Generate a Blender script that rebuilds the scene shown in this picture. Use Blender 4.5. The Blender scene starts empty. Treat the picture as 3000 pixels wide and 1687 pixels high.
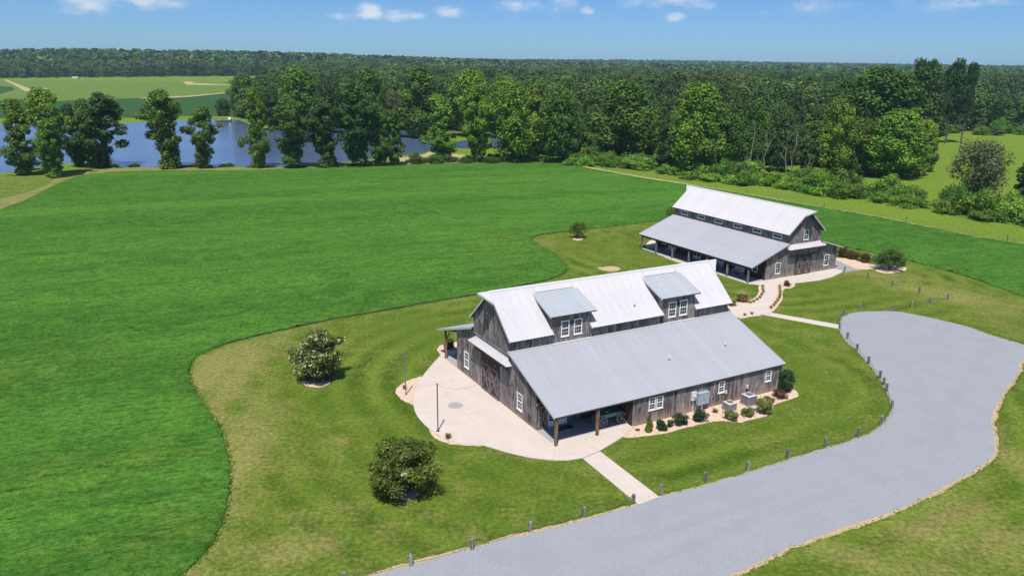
import bpy, math, random
import numpy as np
from mathutils import Vector, Matrix
from mathutils.geometry import delaunay_2d_cdt
random.seed(7); RNG = np.random.default_rng(11)
S = bpy.context.scene; COL = S.collection

# ------------------------------------------------------------------ camera
F, PITCH, ROLL, HCAM = 2298.56, 0.28075, -0.01113, 31.138
PW, PH = 3000.0, 1687.0
fw = np.array([0, math.cos(PITCH), -math.sin(PITCH)])
up0 = np.array([0, math.sin(PITCH), math.cos(PITCH)]); rt0 = np.array([1.0, 0, 0])
rt = rt0*math.cos(ROLL) - up0*math.sin(ROLL); up = up0*math.cos(ROLL) + rt0*math.sin(ROLL)
CP = np.array([0, 0, HCAM])
cam = bpy.data.objects.new('camera', bpy.data.cameras.new('camera')); COL.objects.link(cam)
cam.matrix_world = Matrix(((rt[0], up[0], -fw[0], 0), (rt[1], up[1], -fw[1], 0), (rt[2], up[2], -fw[2], HCAM), (0, 0, 0, 1)))
cam.data.sensor_width = 36; cam.data.lens = 36*F/PW; cam.data.clip_start = .5; cam.data.clip_end = 30000
S.camera = cam

def G(px, py, z=0.0):
    """the point of the ground seen at a place of the photograph"""
    d = fw*F + rt*(px-PW/2) - up*(py-PH/2)
    return CP + d*((z-HCAM)/d[2])
def PX(x, y, z=0.0):
    d = np.stack([x, y, np.zeros_like(x)+z-HCAM], -1); w = d@fw
    return PW/2+F*(d@rt)/w, PH/2-F*(d@up)/w, w
def height_at(B, px, ty):
    d = fw*F + rt*(px-PW/2) - up*(ty-PH/2)
    return HCAM + d[2]*B[1]/d[1]

# ------------------------------------------------------------------ world, sun, exposure
SUN_EL = math.radians(64)
sdir = Vector((0.16, 0.987, 0)).normalized()            # ground direction the shadows fall in
to_sun = Vector((-sdir.x*math.cos(SUN_EL), -sdir.y*math.cos(SUN_EL), math.sin(SUN_EL)))
sun = bpy.data.objects.new('sun', bpy.data.lights.new('sun', 'SUN')); COL.objects.link(sun)
sun.data.energy = 4.75; sun.data.angle = math.radians(.53); sun.data.color = (1, .945, .87)
sun.rotation_euler = to_sun.to_track_quat('Z', 'Y').to_euler()
W = bpy.data.worlds.new('World'); S.world = W; W.use_nodes = True
nt = W.node_tree; N = nt.nodes; L = nt.links; N.clear()
out = N.new('ShaderNodeOutputWorld'); bg = N.new('ShaderNodeBackground'); sky = N.new('ShaderNodeTexSky')
sky.sky_type = 'NISHITA'; sky.sun_disc = False; sky.sun_elevation = SUN_EL
sky.sun_rotation = math.atan2(to_sun.x, to_sun.y)
sky.air_density = 1.0; sky.dust_density = .35; sky.ozone_density = 2.2; sky.altitude = 0
tc = N.new('ShaderNodeTexCoord'); L.new(tc.outputs['Generated'], sky.inputs['Vector'])
# the sky of the photograph is a flatter, deeper blue than the model's pale horizon
tint = N.new('ShaderNodeMix'); tint.data_type = 'RGBA'; tint.blend_type = 'MULTIPLY'; tint.inputs[0].default_value = 1
L.new(sky.outputs[0], tint.inputs[6])
sep = N.new('ShaderNodeSeparateXYZ'); L.new(tc.outputs['Generated'], sep.inputs[0])
ramp = N.new('ShaderNodeValToRGB'); L.new(sep.outputs['Z'], ramp.inputs[0])
e = ramp.color_ramp.elements; e[0].position = 0; e[0].color = (.36, .62, 1.08, 1); e[1].position = .55; e[1].color = (.78, .86, .96, 1)
q = e.new(.1); q.color = (.30, .49, .87, 1)
L.new(ramp.outputs[0], tint.inputs[7])
# small fair-weather clouds at given directions
def cdir(px, py):
    d = fw*F + rt*(px-PW/2) - up*(py-PH/2); return d/np.linalg.norm(d)
prev = None
mp = N.new('ShaderNodeMapping'); mp.inputs['Scale'].default_value = (1, 1, 2.2); L.new(tc.outputs['Generated'], mp.inputs[0])
nz = N.new('ShaderNodeTexNoise'); nz.inputs['Scale'].default_value = 34; nz.inputs['Detail'].default_value = 7; nz.inputs['Roughness'].default_value = .58
L.new(mp.outputs[0], nz.inputs['Vector'])
clouds = [(250, 14, 80, 30, .85), (400, 4, 150, 24, .9), (90, 2, 60, 12, .5), (1010, 50, 65, 13, .7), (1085, 38, 45, 26, 1.05), (1160, 44, 50, 20, .95), (1215, 47, 45, 11, .75), (1315, 36, 50, 18, .85),
          (1500, 12, 50, 28, .85), (1550, 20, 70, 24, .65), (1640, 12, 60, 26, .7), (1725, 32, 24, 16, .8), (1890, 8, 90, 20, .85), (1815, 62, 40, 10, .4), (2010, 8, 75, 20, .9), (2060, 14, 40, 16, .8),
          (1978, 50, 30, 15, 1.0), (2235, 36, 18, 8, .5), (2390, 14, 90, 34, .6), (2520, 6, 60, 20, .5), (2700, 12, 160, 30, .55), (2870, 5, 90, 20, .75), (2010, -60, 260, 50, .8), (900, -90, 420, 50, .7), (2700, -110, 300, 60, .7)]
for (px, py, rx, ry, amp) in clouds:
    c = cdir(px, py); h = np.cross(c, [0, 0, 1]); h /= np.linalg.norm(h); v = np.cross(h, c)
    def dotn(vec, k, off=0):
        m = N.new('ShaderNodeVectorMath'); m.operation = 'DOT_PRODUCT'; L.new(tc.outputs['Generated'], m.inputs[0]); m.inputs[1].default_value = tuple(vec*k)
        return m.outputs['Value']
    a = dotn(h, F/rx); b = dotn(v, F/ry)
    p1 = N.new('ShaderNodeMath'); p1.operation = 'MULTIPLY'; L.new(a, p1.inputs[0]); L.new(a, p1.inputs[1])
    p2 = N.new('ShaderNodeMath'); p2.operation = 'MULTIPLY_ADD'; L.new(b, p2.inputs[0]); L.new(b, p2.inputs[1]); L.new(p1.outputs[0], p2.inputs[2])
    g = N.new('ShaderNodeMath'); g.operation = 'MULTIPLY_ADD'; L.new(p2.outputs[0], g.inputs[0]); g.inputs[1].default_value = -amp*.5; g.inputs[2].default_value = amp
    f_ = dotn(c, 1); fr = N.new('ShaderNodeMath'); fr.operation = 'GREATER_THAN'; L.new(f_, fr.inputs[0]); fr.inputs[1].default_value = 0
    gm = N.new('ShaderNodeMath'); gm.operation = 'MULTIPLY'; L.new(g.outputs[0], gm.inputs[0]); L.new(fr.outputs[0], gm.inputs[1])
    if prev is None: prev = gm.outputs[0]
    else:
        mx = N.new('ShaderNodeMath'); mx.operation = 'MAXIMUM'; L.new(prev, mx.inputs[0]); L.new(gm.outputs[0], mx.inputs[1]); prev = mx.outputs[0]
mx = N.new('ShaderNodeMath'); mx.operation = 'MAXIMUM'; L.new(prev, mx.inputs[0]); mx.inputs[1].default_value = 0
ad = N.new('ShaderNodeMath'); ad.operation = 'MULTIPLY_ADD'; L.new(nz.outputs[0], ad.inputs[0]); ad.inputs[1].default_value = 3.6; ad.inputs[2].default_value = -1.7
mm = N.new('ShaderNodeMath'); mm.operation = 'ADD'; L.new(mx.outputs[0], mm.inputs[0]); L.new(ad.outputs[0], mm.inputs[1])
mk = N.new('ShaderNodeMath'); mk.operation = 'MULTIPLY'; L.new(mm.outputs[0], mk.inputs[0]); L.new(mx.outputs[0], mk.inputs[1])
cr_ = N.new('ShaderNodeMapRange'); L.new(mk.outputs[0], cr_.inputs[0]); cr_.inputs[1].default_value = .08; cr_.inputs[2].default_value = 1.5; cr_.inputs[4].default_value = .75; cr_.interpolation_type = 'SMOOTHSTEP'
cm = N.new('ShaderNodeMix'); cm.data_type = 'RGBA'; L.new(cr_.outputs[0], cm.inputs[0]); L.new(tint.outputs[2], cm.inputs[6]); cm.inputs[7].default_value = (6.6, 6.8, 7.3, 1)
L.new(cm.outputs[2], bg.inputs[0]); bg.inputs[1].default_value = .108; L.new(bg.outputs[0], out.inputs[0])
vs = S.view_settings; vs.view_transform = 'Standard'; vs.look = 'None'; vs.exposure = .22; vs.gamma = 1
try: vs.use_curve_mapping = False
except Exception: pass
S.cycles.max_bounces = 6; S.cycles.transparent_max_bounces = 8; S.cycles.volume_bounces = 1

# ------------------------------------------------------------------ materials
def mat(name):
    m = bpy.data.materials.new(name); m.use_nodes = True
    t = m.node_tree; b = t.nodes['Principled BSDF']; return m, t, b
def nd(t, k, **kw):
    n = t.nodes.new(k)
    for a, b in kw.items(): setattr(n, a, b)
    return n
def noise(t, scale, detail=4, rough=.55, vec=None, mscale=None, rot=0, src='Object'):
    c = t.nodes.new('ShaderNodeTexCoord') if src else None
    n = t.nodes.new('ShaderNodeTexNoise'); n.inputs['Scale'].default_value = scale; n.inputs['Detail'].default_value = detail; n.inputs['Roughness'].default_value = rough
    v = vec if vec else c.outputs[src]
    if mscale:
        m = t.nodes.new('ShaderNodeMapping'); m.inputs['Scale'].default_value = mscale; m.inputs['Rotation'].default_value = (0, 0, rot)
        m2 = t.nodes.new('ShaderNodeMapping'); m2.inputs['Rotation'].default_value = (0, 0, rot); m.inputs['Rotation'].default_value = (0, 0, 0)
        t.links.new(v, m2.inputs[0]); t.links.new(m2.outputs[0], m.inputs[0]); v = m.outputs[0]
    t.links.new(v, n.inputs['Vector']); return n.outputs[0]
def mapr(t, s, a, b, c=0, d=1):
    n = t.nodes.new('ShaderNodeMapRange'); t.links.new(s, n.inputs[0])
    for i, v in enumerate((a, b, c, d)): n.inputs[i+1].default_value = v
    return n.outputs[0]
def mixc(t, f, a, b, mode='MIX'):
    n = t.nodes.new('ShaderNodeMix'); n.data_type = 'RGBA'; n.blend_type = mode
    for i, v in ((0, f), (6, a), (7, b)):
        if hasattr(v, 'is_linked') or hasattr(v, 'links'): t.links.new(v, n.inputs[i])
        elif i == 0: n.inputs[0].default_value = v
        else: n.inputs[i].default_value = (*v, 1) if len(v) == 3 else v
    return n.outputs[2]
def attr(t, name):
    a = t.nodes.new('ShaderNodeAttribute'); a.attribute_name = name; return a.outputs['Fac']
def bump(t, b, h, strength, dist):
    n = t.nodes.new('ShaderNodeBump'); n.inputs['Strength'].default_value = strength; n.inputs['Distance'].default_value = dist
    t.links.new(h, n.inputs['Height']); t.links.new(n.outputs[0], b.inputs['Normal'])
def simple(name, c, rough=.6, metal=0, var=.15, scale=6, spec=.5):
    m, t, b = mat(name)
    n = noise(t, scale, 5, .6)
    col = mixc(t, mapr(t, n, .3, .7), tuple(x*(1-var) for x in c), tuple(min(1, x*(1+var)) for x in c))
    t.links.new(col, b.inputs['Base Color']); b.inputs['Roughness'].default_value = rough; b.inputs['Metallic'].default_value = metal
    b.inputs['Specular IOR Level'].default_value = spec
    return m
M = {}
ROWROT = 0.0
_a, _b = G(500, 612), G(1500, 562); ROWROT = math.atan2(_b[1]-_a[1], _b[0]-_a[0])

def grass_mat(name, dark, mid, light, tan, rows=0, drybase=0, drymax=1, fine=1.0, bumpd=.06):
    m, t, b = mat(name)
    n1 = noise(t, .045, 3, .6)                      # broad tone
    n2 = noise(t, .35, 5, .62)                      # patches
    n3 = noise(t, 2.6*fine, 4, .7)                  # tufts
    n4 = noise(t, 9*fine, 3, .75)
    c = mixc(t, mapr(t, n1, .40, .60), dark, mid)
    c = mixc(t, mapr(t, n2, .40, .66), c, light)
    # dryness
    dr = attr(t, 'dry')
    ma = nd(t, 'ShaderNodeMath', operation='ADD'); t.links.new(dr, ma.inputs[0]); ma.inputs[1].default_value = drybase
    mb = nd(t, 'ShaderNodeMath', operation='MULTIPLY_ADD'); t.links.new(n2, mb.inputs[0]); mb.inputs[1].default_value = 1.5; t.links.new(ma.outputs[0], mb.inputs[2])
    mc = nd(t, 'ShaderNodeMath', operation='MULTIPLY_ADD'); t.links.new(n3, mc.inputs[0]); mc.inputs[1].default_value = .9; t.links.new(mb.outputs[0], mc.inputs[2])
    c = mixc(t, mapr(t, mc.outputs[0], 1.2, 2.0, 0, drymax), c, tan)
    if rows:
        r1 = noise(t, 1, 3, .55, mscale=(.006, .085, 1), rot=-ROWROT)
        c = mixc(t, mapr(t, r1, .44, .64, 0, .85), c, tuple(x*1.35 for x in light))
        r2 = noise(t, 1, 5, .7, mscale=(.1, .55, 1), rot=-ROWROT)
        c = mixc(t, mapr(t, r2, .52, .70, 0, .8), c, tuple(x*.55 for x in dark))
        r3 = noise(t, 1, 4, .75, mscale=(.55, 2.4, 1), rot=-ROWROT)
        c = mixc(t, mapr(t, r3, .53, .62, 0, .85), c, tuple(x*.4 for x in dark))
    st = attr(t, 'stripe')
    c = mixc(t, mapr(t, st, -1, 1, 0, .8), c, tuple(x*1.3 for x in light))
    k = mapr(t, n3, .25, .75, .52, 1.48)
    k2 = mapr(t, n4, .25, .75, .62, 1.38)
    sk = nd(t, 'ShaderNodeMath', operation='MULTIPLY'); t.links.new(mapr(t, st, -1, 1, .86, 1.13), sk.inputs[0]); t.links.new(k2, sk.inputs[1]); k2 = sk.outputs[0]
    mu = nd(t, 'ShaderNodeMath', operation='MULTIPLY'); t.links.new(k, mu.inputs[0]); t.links.new(k2, mu.inputs[1])
    hs = nd(t, 'ShaderNodeHueSaturation'); t.links.new(mu.outputs[0], hs.inputs['Value']); t.links.new(c, hs.inputs['Color'])
    t.links.new(hs.outputs[0], b.inputs['Base Color']); b.inputs['Roughness'].default_value = 1; b.inputs['Specular IOR Level'].default_value = .04
    ad = nd(t, 'ShaderNodeMath', operation='ADD'); t.links.new(n3, ad.inputs[0]); t.links.new(n4, ad.inputs[1])
    if rows:
        a2 = nd(t, 'ShaderNodeMath', operation='MULTIPLY_ADD'); t.links.new(noise(t, 1, 4, .7, mscale=(.5, 1.5, 1), rot=-ROWROT), a2.inputs[0]); a2.inputs[1].default_value = 3.5; t.links.new(ad.outputs[0], a2.inputs[2]); ad = a2
    bump(t, b, ad.outputs[0], .8, bumpd)
    return m
M['lawn'] = grass_mat('lawn grass', (.046, .094, .008), (.064, .112, .011), (.094, .134, .018), (.28, .225, .09), drymax=.85, drybase=.03)
M['lush'] = grass_mat('lush grass', (.017, .077, .011), (.030, .113, .013), (.062, .158, .020), (.12, .155, .024), rows=1, bumpd=.16, fine=.8)
M['meadow'] = grass_mat('meadow grass', (.085, .150, .014), (.110, .175, .016), (.125, .180, .022), (.17, .19, .05), fine=.5, drymax=.35)
M['rough'] = grass_mat('rough grass', (.05, .11, .015), (.09, .15, .02), (.13, .17, .03), (.24, .21, .09), fine=.4, bumpd=.3)
M['crop'] = grass_mat('crop', (.018, .058, .016), (.024, .070, .018), (.032, .080, .022), (.05, .09, .02), fine=.2)
M['farfield'] = grass_mat('far field', (.05, .115, .016), (.07, .14, .018), (.115, .165, .03), (.17, .19, .05), fine=.15)
M['verge'] = grass_mat('verge', (.09, .125, .03), (.12, .145, .038), (.16, .16, .05), (.30, .25, .12), drybase=.25)

def stony(name, c1, c2, c3, vor, rough=.95, big=.6):
    m, t, b = mat(name)
    tc_ = t.nodes.new('ShaderNodeTexCoord')
    v = t.nodes.new('ShaderNodeTexVoronoi'); v.inputs['Scale'].default_value = vor; t.links.new(tc_.outputs['Object'], v.inputs['Vector'])
    wn = t.nodes.new('ShaderNodeTexWhiteNoise'); t.links.new(v.outputs['Color'], wn.inputs['Vector'])
    c = mixc(t, mapr(t, wn.outputs['Value'], 0, 1), c1, c2)
    n = noise(t, big, 5, .65)
    c = mixc(t, mapr(t, n, .45, .75, 0, .6), c, c3)
    n2 = noise(t, vor*.35, 3, .7)
    hs = nd(t, 'ShaderNodeHueSaturation'); sv = nd(t, 'ShaderNodeMath', operation='MULTIPLY'); t.links.new(mapr(t, n2, .25, .75, .89, 1.11), sv.inputs[0]); t.links.new(mapr(t, attr(t, 'stripe'), -1, 1, .955, 1.045), sv.inputs[1])
    t.links.new(sv.outputs[0], hs.inputs['Value']); t.links.new(c, hs.inputs['Color'])
    t.links.new(hs.outputs[0], b.inputs['Base Color']); b.inputs['Roughness'].default_value = rough; b.inputs['Specular IOR Level'].default_value = .25
    iv = nd(t, 'ShaderNodeMath', operation='SUBTRACT'); iv.inputs[0].default_value = 1; t.links.new(v.outputs['Distance'], iv.inputs[1])
    bump(t, b, iv.outputs[0], .7, .5/vor)
    return m
M['gravel'] = stony('grey gravel', (.262, .274, .298), (.305, .316, .34), (.245, .255, .275), 17, big=.35)
M['sand'] = stony('sandy soil', (.40, .29, .16), (.50, .38, .23), (.33, .30, .14), 10, big=1.2)
M['pebble'] = stony('pink river stone', (.50, .34, .25), (.66, .52, .40), (.58, .42, .30), 8, big=1)
M['tan'] = stony('dry track', (.36, .29, .14), (.42, .34, .18), (.28, .27, .10), 3, big=.5)

def concrete(name, c):
    m, t, b = mat(name)
    n = noise(t, .45, 6, .65); n2 = noise(t, 5, 5, .7)
    col = mixc(t, mapr(t, n, .35, .7), c, tuple(x*y for x, y in zip(c, (.90, .89, .88))))
    hs = nd(t, 'ShaderNodeHueSaturation'); t.links.new(mapr(t, n2, .3, .7, .94, 1.05), hs.inputs['Value']); t.links.new(col, hs.inputs['Color'])
    t.links.new(hs.outputs[0], b.inputs['Base Color']); b.inputs['Roughness'].default_value = .8
    bump(t, b, n2, .2, .01)
    return m
M['concrete'] = concrete('pale concrete', (.56, .485, .43))
M['concrete_grey'] = concrete('grey concrete', (.34, .335, .35))
M['joint'] = simple('joint', (.33, .29, .26), .9)

def wood(name, cols, seedscale=1.0, var=1):
    m, t, b = mat(name)
    oi = t.nodes.new('ShaderNodeObjectInfo')
    r = t.nodes.new('ShaderNodeValToRGB'); t.links.new(oi.outputs['Random'], r.inputs[0])
    e = r.color_ramp.elements; e[0].color = (*cols[0], 1); e[1].color = (*cols[-1], 1)
    for i, c in enumerate(cols[1:-1]):
        q = e.new((i+1)/(len(cols)-1)); q.color = (*c, 1)
    tcn = t.nodes.new('ShaderNodeTexCoord')
    ofs = t.nodes.new('ShaderNodeVectorMath'); ofs.operation = 'ADD'; t.links.new(tcn.outputs['Object'], ofs.inputs[0]); t.links.new(oi.outputs['Random'], ofs.inputs[1])
    n = noise(t, 1, 5, .7, vec=ofs.outputs[0], mscale=(14, 14, .9))
    n2 = noise(t, .8, 4, .6, vec=ofs.outputs[0])
    c = mixc(t, mapr(t, n, .44, .60), r.outputs[0], (.042, .032, .028))
    c = mixc(t, mapr(t, n2, .45, .75, 0, .55), c, tuple(min(1, x*1.35) for x in cols[0]))
    if name.startswith('weathered'):      # splashed clay along the foot of the wall
        sp_ = nd(t, 'ShaderNodeSeparateXYZ'); t.links.new(tcn.outputs['Object'], sp_.inputs[0]); ns = noise(t, 1.6, 4, .7)
        h1 = nd(t, 'ShaderNodeMath', operation='MULTIPLY_ADD'); t.links.new(ns, h1.inputs[0]); h1.inputs[1].default_value = -1.1; t.links.new(sp_.outputs['Z'], h1.inputs[2])
        c = mixc(t, mapr(t, h1.outputs[0], -.45, .05, .6, 0), c, (.36, .27, .19))
    t.links.new(c, b.inputs['Base Color']); b.inputs['Roughness'].default_value = .9; b.inputs['Specular IOR Level'].default_value = .2
    bump(t, b, n, .5, .01)
    return m
M['barn'] = wood('weathered barn wood', [(.36, .325, .31), (.15, .12, .11), (.29, .265, .265), (.10, .075, .07), (.24, .205, .195), (.37, .335, .32), (.13, .10, .095), (.28, .25, .25), (.18, .145, .14)])
M['barn2'] = wood('weathered grey wood', [(.30, .285, .275), (.20, .18, .175), (.27, .25, .24), (.17, .15, .145), (.25, .225, .22), (.22, .205, .205)])
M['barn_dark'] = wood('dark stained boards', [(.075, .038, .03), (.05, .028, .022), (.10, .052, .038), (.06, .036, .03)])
M['door_wood'] = wood('barn door wood', [(.10, .07, .068), (.075, .052, .05), (.12, .09, .085)])
M['brace_wood'] = wood('door brace wood', [(.24, .20, .195), (.28, .24, .23)])
M['brace_dark'] = wood('dark door brace', [(.085, .07, .068), (.10, .085, .08)])
M['post_wood'] = wood('treated pine post', [(.30, .19, .08), (.26, .17, .08)])
M['post_dark'] = wood('dark post', [(.10, .075, .06), (.12, .09, .07)])
M['post_grey'] = wood('grey post', [(.26, .25, .24), (.22, .21, .2)])
M['bollard'] = wood('bollard wood', [(.24, .255, .235), (.29, .31, .28), (.21, .225, .205)])
M['back'] = simple('wall backing', (.045, .036, .034), .95)
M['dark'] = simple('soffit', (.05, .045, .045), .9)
def roofm(name, c, c2, rough, metal=.25, spec=.5):
    m, t, b = mat(name)
    n = noise(t, .5, 5, .7); n2 = noise(t, 1, 4, .65, mscale=(5, .5, .5))
    oi = t.nodes.new('ShaderNodeObjectInfo')
    col = mixc(t, mapr(t, n, .35, .7), c, c2)
    k = nd(t, 'ShaderNodeMath', operation='MULTIPLY'); t.links.new(mapr(t, n2, .3, .7, .955, 1.04), k.inputs[0]); t.links.new(mapr(t, oi.outputs['Random'], 0, 1, .965, 1.03), k.inputs[1])
    hs = nd(t, 'ShaderNodeHueSaturation'); t.links.new(k.outputs[0], hs.inputs['Value']); t.links.new(col, hs.inputs['Color'])
    t.links.new(hs.outputs[0], b.inputs['Base Color']); b.inputs['Roughness'].default_value = rough; b.inputs['Metallic'].default_value = metal
    b.inputs['Specular IOR Level'].default_value = spec
    return m
M['roof_white'] = roofm('pale galvanised steel', (.54, .52, .535), (.50, .485, .50), .65, metal=0, spec=.3)
M['roof_grey'] = roofm('grey galvanised steel', (.35, .36, .39), (.325, .335, .37), .6, metal=.05, spec=.4)
M['roof_blue'] = roofm('newer bluish steel', (.345, .375, .405), (.375, .405, .435), .55, metal=.05, spec=.4)
M['trim'] = roofm('light metal trim', (.55, .56, .56), (.48, .49, .5), .5)
M['white'] = simple('white paint', (.78, .78, .76), .55, var=.06)
M['bench'] = simple('white painted bench', (.78, .78, .80), .6, var=.08)
M['steel'] = simple('galvanised pole', (.22, .25, .27), .45, .5)
M['polebrown'] = simple('brown pole', (.13, .09, .08), .6)
M['black'] = simple('black metal', (.02, .02, .022), .5)
M['hvac'] = simple('grey condenser casing', (.26, .245, .255), .6, 0, var=.08)
M['hvac_top'] = simple('condenser top', (.50, .48, .48), .5, 0, var=.05)
M['hvac_fin'] = simple('condenser grille', (.19, .175, .18), .6)
M['panel'] = simple('blue grey enamel', (.36, .43, .50), .4, .1, var=.05)
M['boxgrey'] = simple('light grey plastic', (.60, .60, .60), .5, var=.05)
M['rope'] = simple('weathered rope', (.08, .075, .055), .9)
M['wire'] = simple('fence wire', (.12, .12, .12), .6)
M['wagon'] = simple('faded green paint', (.10, .26, .20), .8, var=.3)
M['wheel'] = simple('grey wheel wood', (.25, .23, .22), .85, var=.25)
M['bulb'] = simple('glass bulb', (.35, .32, .27), .3)
m, t, b = mat('window glass'); b.inputs['Base Color'].default_value = (.012, .014, .018, 1); b.inputs['Roughness'].default_value = .06; b.inputs['IOR'].default_value = 1.5; M['glass'] = m
m, t, b = mat('pond water')
n = noise(t, 1.1, 4, .6, mscale=(.35, 1, 1)); n2 = noise(t, .02, 3, .5)
t.links.new(mixc(t, mapr(t, n2, .4, .6), (.075, .11, .20), (.10, .14, .24)), b.inputs['Base Color'])
b.inputs['Roughness'].default_value = .12; b.inputs['IOR'].default_value = 1.33; b.inputs['Specular IOR Level'].default_value = .75; bump(t, b, n, .25, .25); M['water'] = m

def leaf(name, dark, mid, light, transl=.22, objvar=.35):
    m, t, b = mat(name)
    a = attr(t, 'tint'); oi = t.nodes.new('ShaderNodeObjectInfo')
    r = t.nodes.new('ShaderNodeValToRGB'); t.links.new(a, r.inputs[0]); e = r.color_ramp.elements
    e[0].color = (*dark, 1); e[1].color = (*light, 1); q = e.new(.5); q.color = (*mid, 1)
    hs = nd(t, 'ShaderNodeHueSaturation'); t.links.new(r.outputs[0], hs.inputs['Color'])
    if name == 'forest foliage':
        ln = noise(t, .016, 3, .6, vec=oi.outputs['Location']); mq = nd(t, 'ShaderNodeMath', operation='MULTIPLY'); t.links.new(mapr(t, ln, .32, .68, .62, 1.45), mq.inputs[0]); t.links.new(mapr(t, oi.outputs['Random'], 0, 1, 1-objvar, 1+objvar), mq.inputs[1]); t.links.new(mq.outputs[0], hs.inputs['Value'])
    else: t.links.new(mapr(t, oi.outputs['Random'], 0, 1, 1-objvar, 1+objvar), hs.inputs['Value'])
    wn = t.nodes.new('ShaderNodeTexWhiteNoise'); wn.noise_dimensions = '1D'; t.links.new(oi.outputs['Random'], wn.inputs['W'])
    t.links.new(mapr(t, wn.outputs['Value'], 0, 1, .478, .515), hs.inputs['Hue'])
    t.links.new(hs.outputs[0], b.inputs['Base Color']); b.inputs['Roughness'].default_value = .6; b.inputs['Specular IOR Level'].default_value = .25
    tr = t.nodes.new('ShaderNodeBsdfTranslucent'); t.links.new(hs.outputs[0], tr.inputs[0])
    mx = t.nodes.new('ShaderNodeMixShader'); mx.inputs[0].default_value = transl
    t.links.new(b.outputs[0], mx.inputs[1]); t.links.new(tr.outputs[0], mx.inputs[2]); t.links.new(mx.outputs[0], t.nodes['Material Output'].inputs[0])
    return m
M['leaf0'] = leaf('dark foliage', (0.022, 0.048, 0.013), (0.055, 0.107, 0.022), (0.114, 0.186, 0.035), objvar=.15)
M['leaf1'] = leaf('mid foliage', (0.027, 0.065, 0.010), (0.079, 0.161, 0.018), (0.186, 0.298, 0.037), objvar=.15)
M['leaf2'] = leaf('bright foliage', (0.036, 0.088, 0.010), (0.125, 0.233, 0.020), (0.281, 0.433, 0.041), objvar=.15)
M['leafw'] = leaf('forest foliage', (0.021, 0.052, 0.013), (0.062, 0.119, 0.022), (0.137, 0.217, 0.040), objvar=.42)
M['leafb'] = leaf('brush foliage', (0.027, 0.085, 0.010), (0.109, 0.245, 0.021), (0.237, 0.416, 0.036), objvar=.35)
M['leafo'] = leaf('olive foliage', (0.029, 0.043, 0.006), (0.087, 0.123, 0.017), (0.205, 0.263, 0.041), objvar=.1)
M['leafgrey'] = leaf('grey green foliage', (0.054, 0.075, 0.030), (0.102, 0.131, 0.054), (0.156, 0.187, 0.090), objvar=.1)
M['leafred'] = leaf('reddish foliage', (0.058, 0.030, 0.016), (0.104, 0.061, 0.026), (0.130, 0.115, 0.033), objvar=.2)
M['leafyel'] = leaf('variegated foliage', (0.044, 0.069, 0.011), (0.143, 0.183, 0.039), (0.330, 0.378, 0.132), objvar=.2)
M['leafdk'] = leaf('dark evergreen', (0.012, 0.034, 0.012), (0.027, 0.066, 0.021), (0.048, 0.101, 0.030), objvar=.15)
M['leafpurple'] = leaf('purple grey foliage', (.06, .04, .05), (.12, .09, .11), (.20, .17, .19), objvar=.2)
M['leafgold'] = leaf('golden shrub', (.07, .09, .012), (.14, .17, .02), (.22, .24, .05), objvar=.1)
M['strawgr'] = leaf('ornamental grass', (.14, .14, .04), (.27, .25, .09), (.42, .38, .17), objvar=.2)
M['flower'] = simple('cream blossom', (.66, .66, .48), .7, var=.05)
M['redflower'] = simple('red blossom', (.45, .03, .02), .7)
M['bark'] = simple('bark', (.10, .075, .055), .9, var=.3)
M['palebark'] = simple('pale bark', (.22, .20, .17), .9, var=.2)

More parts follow.
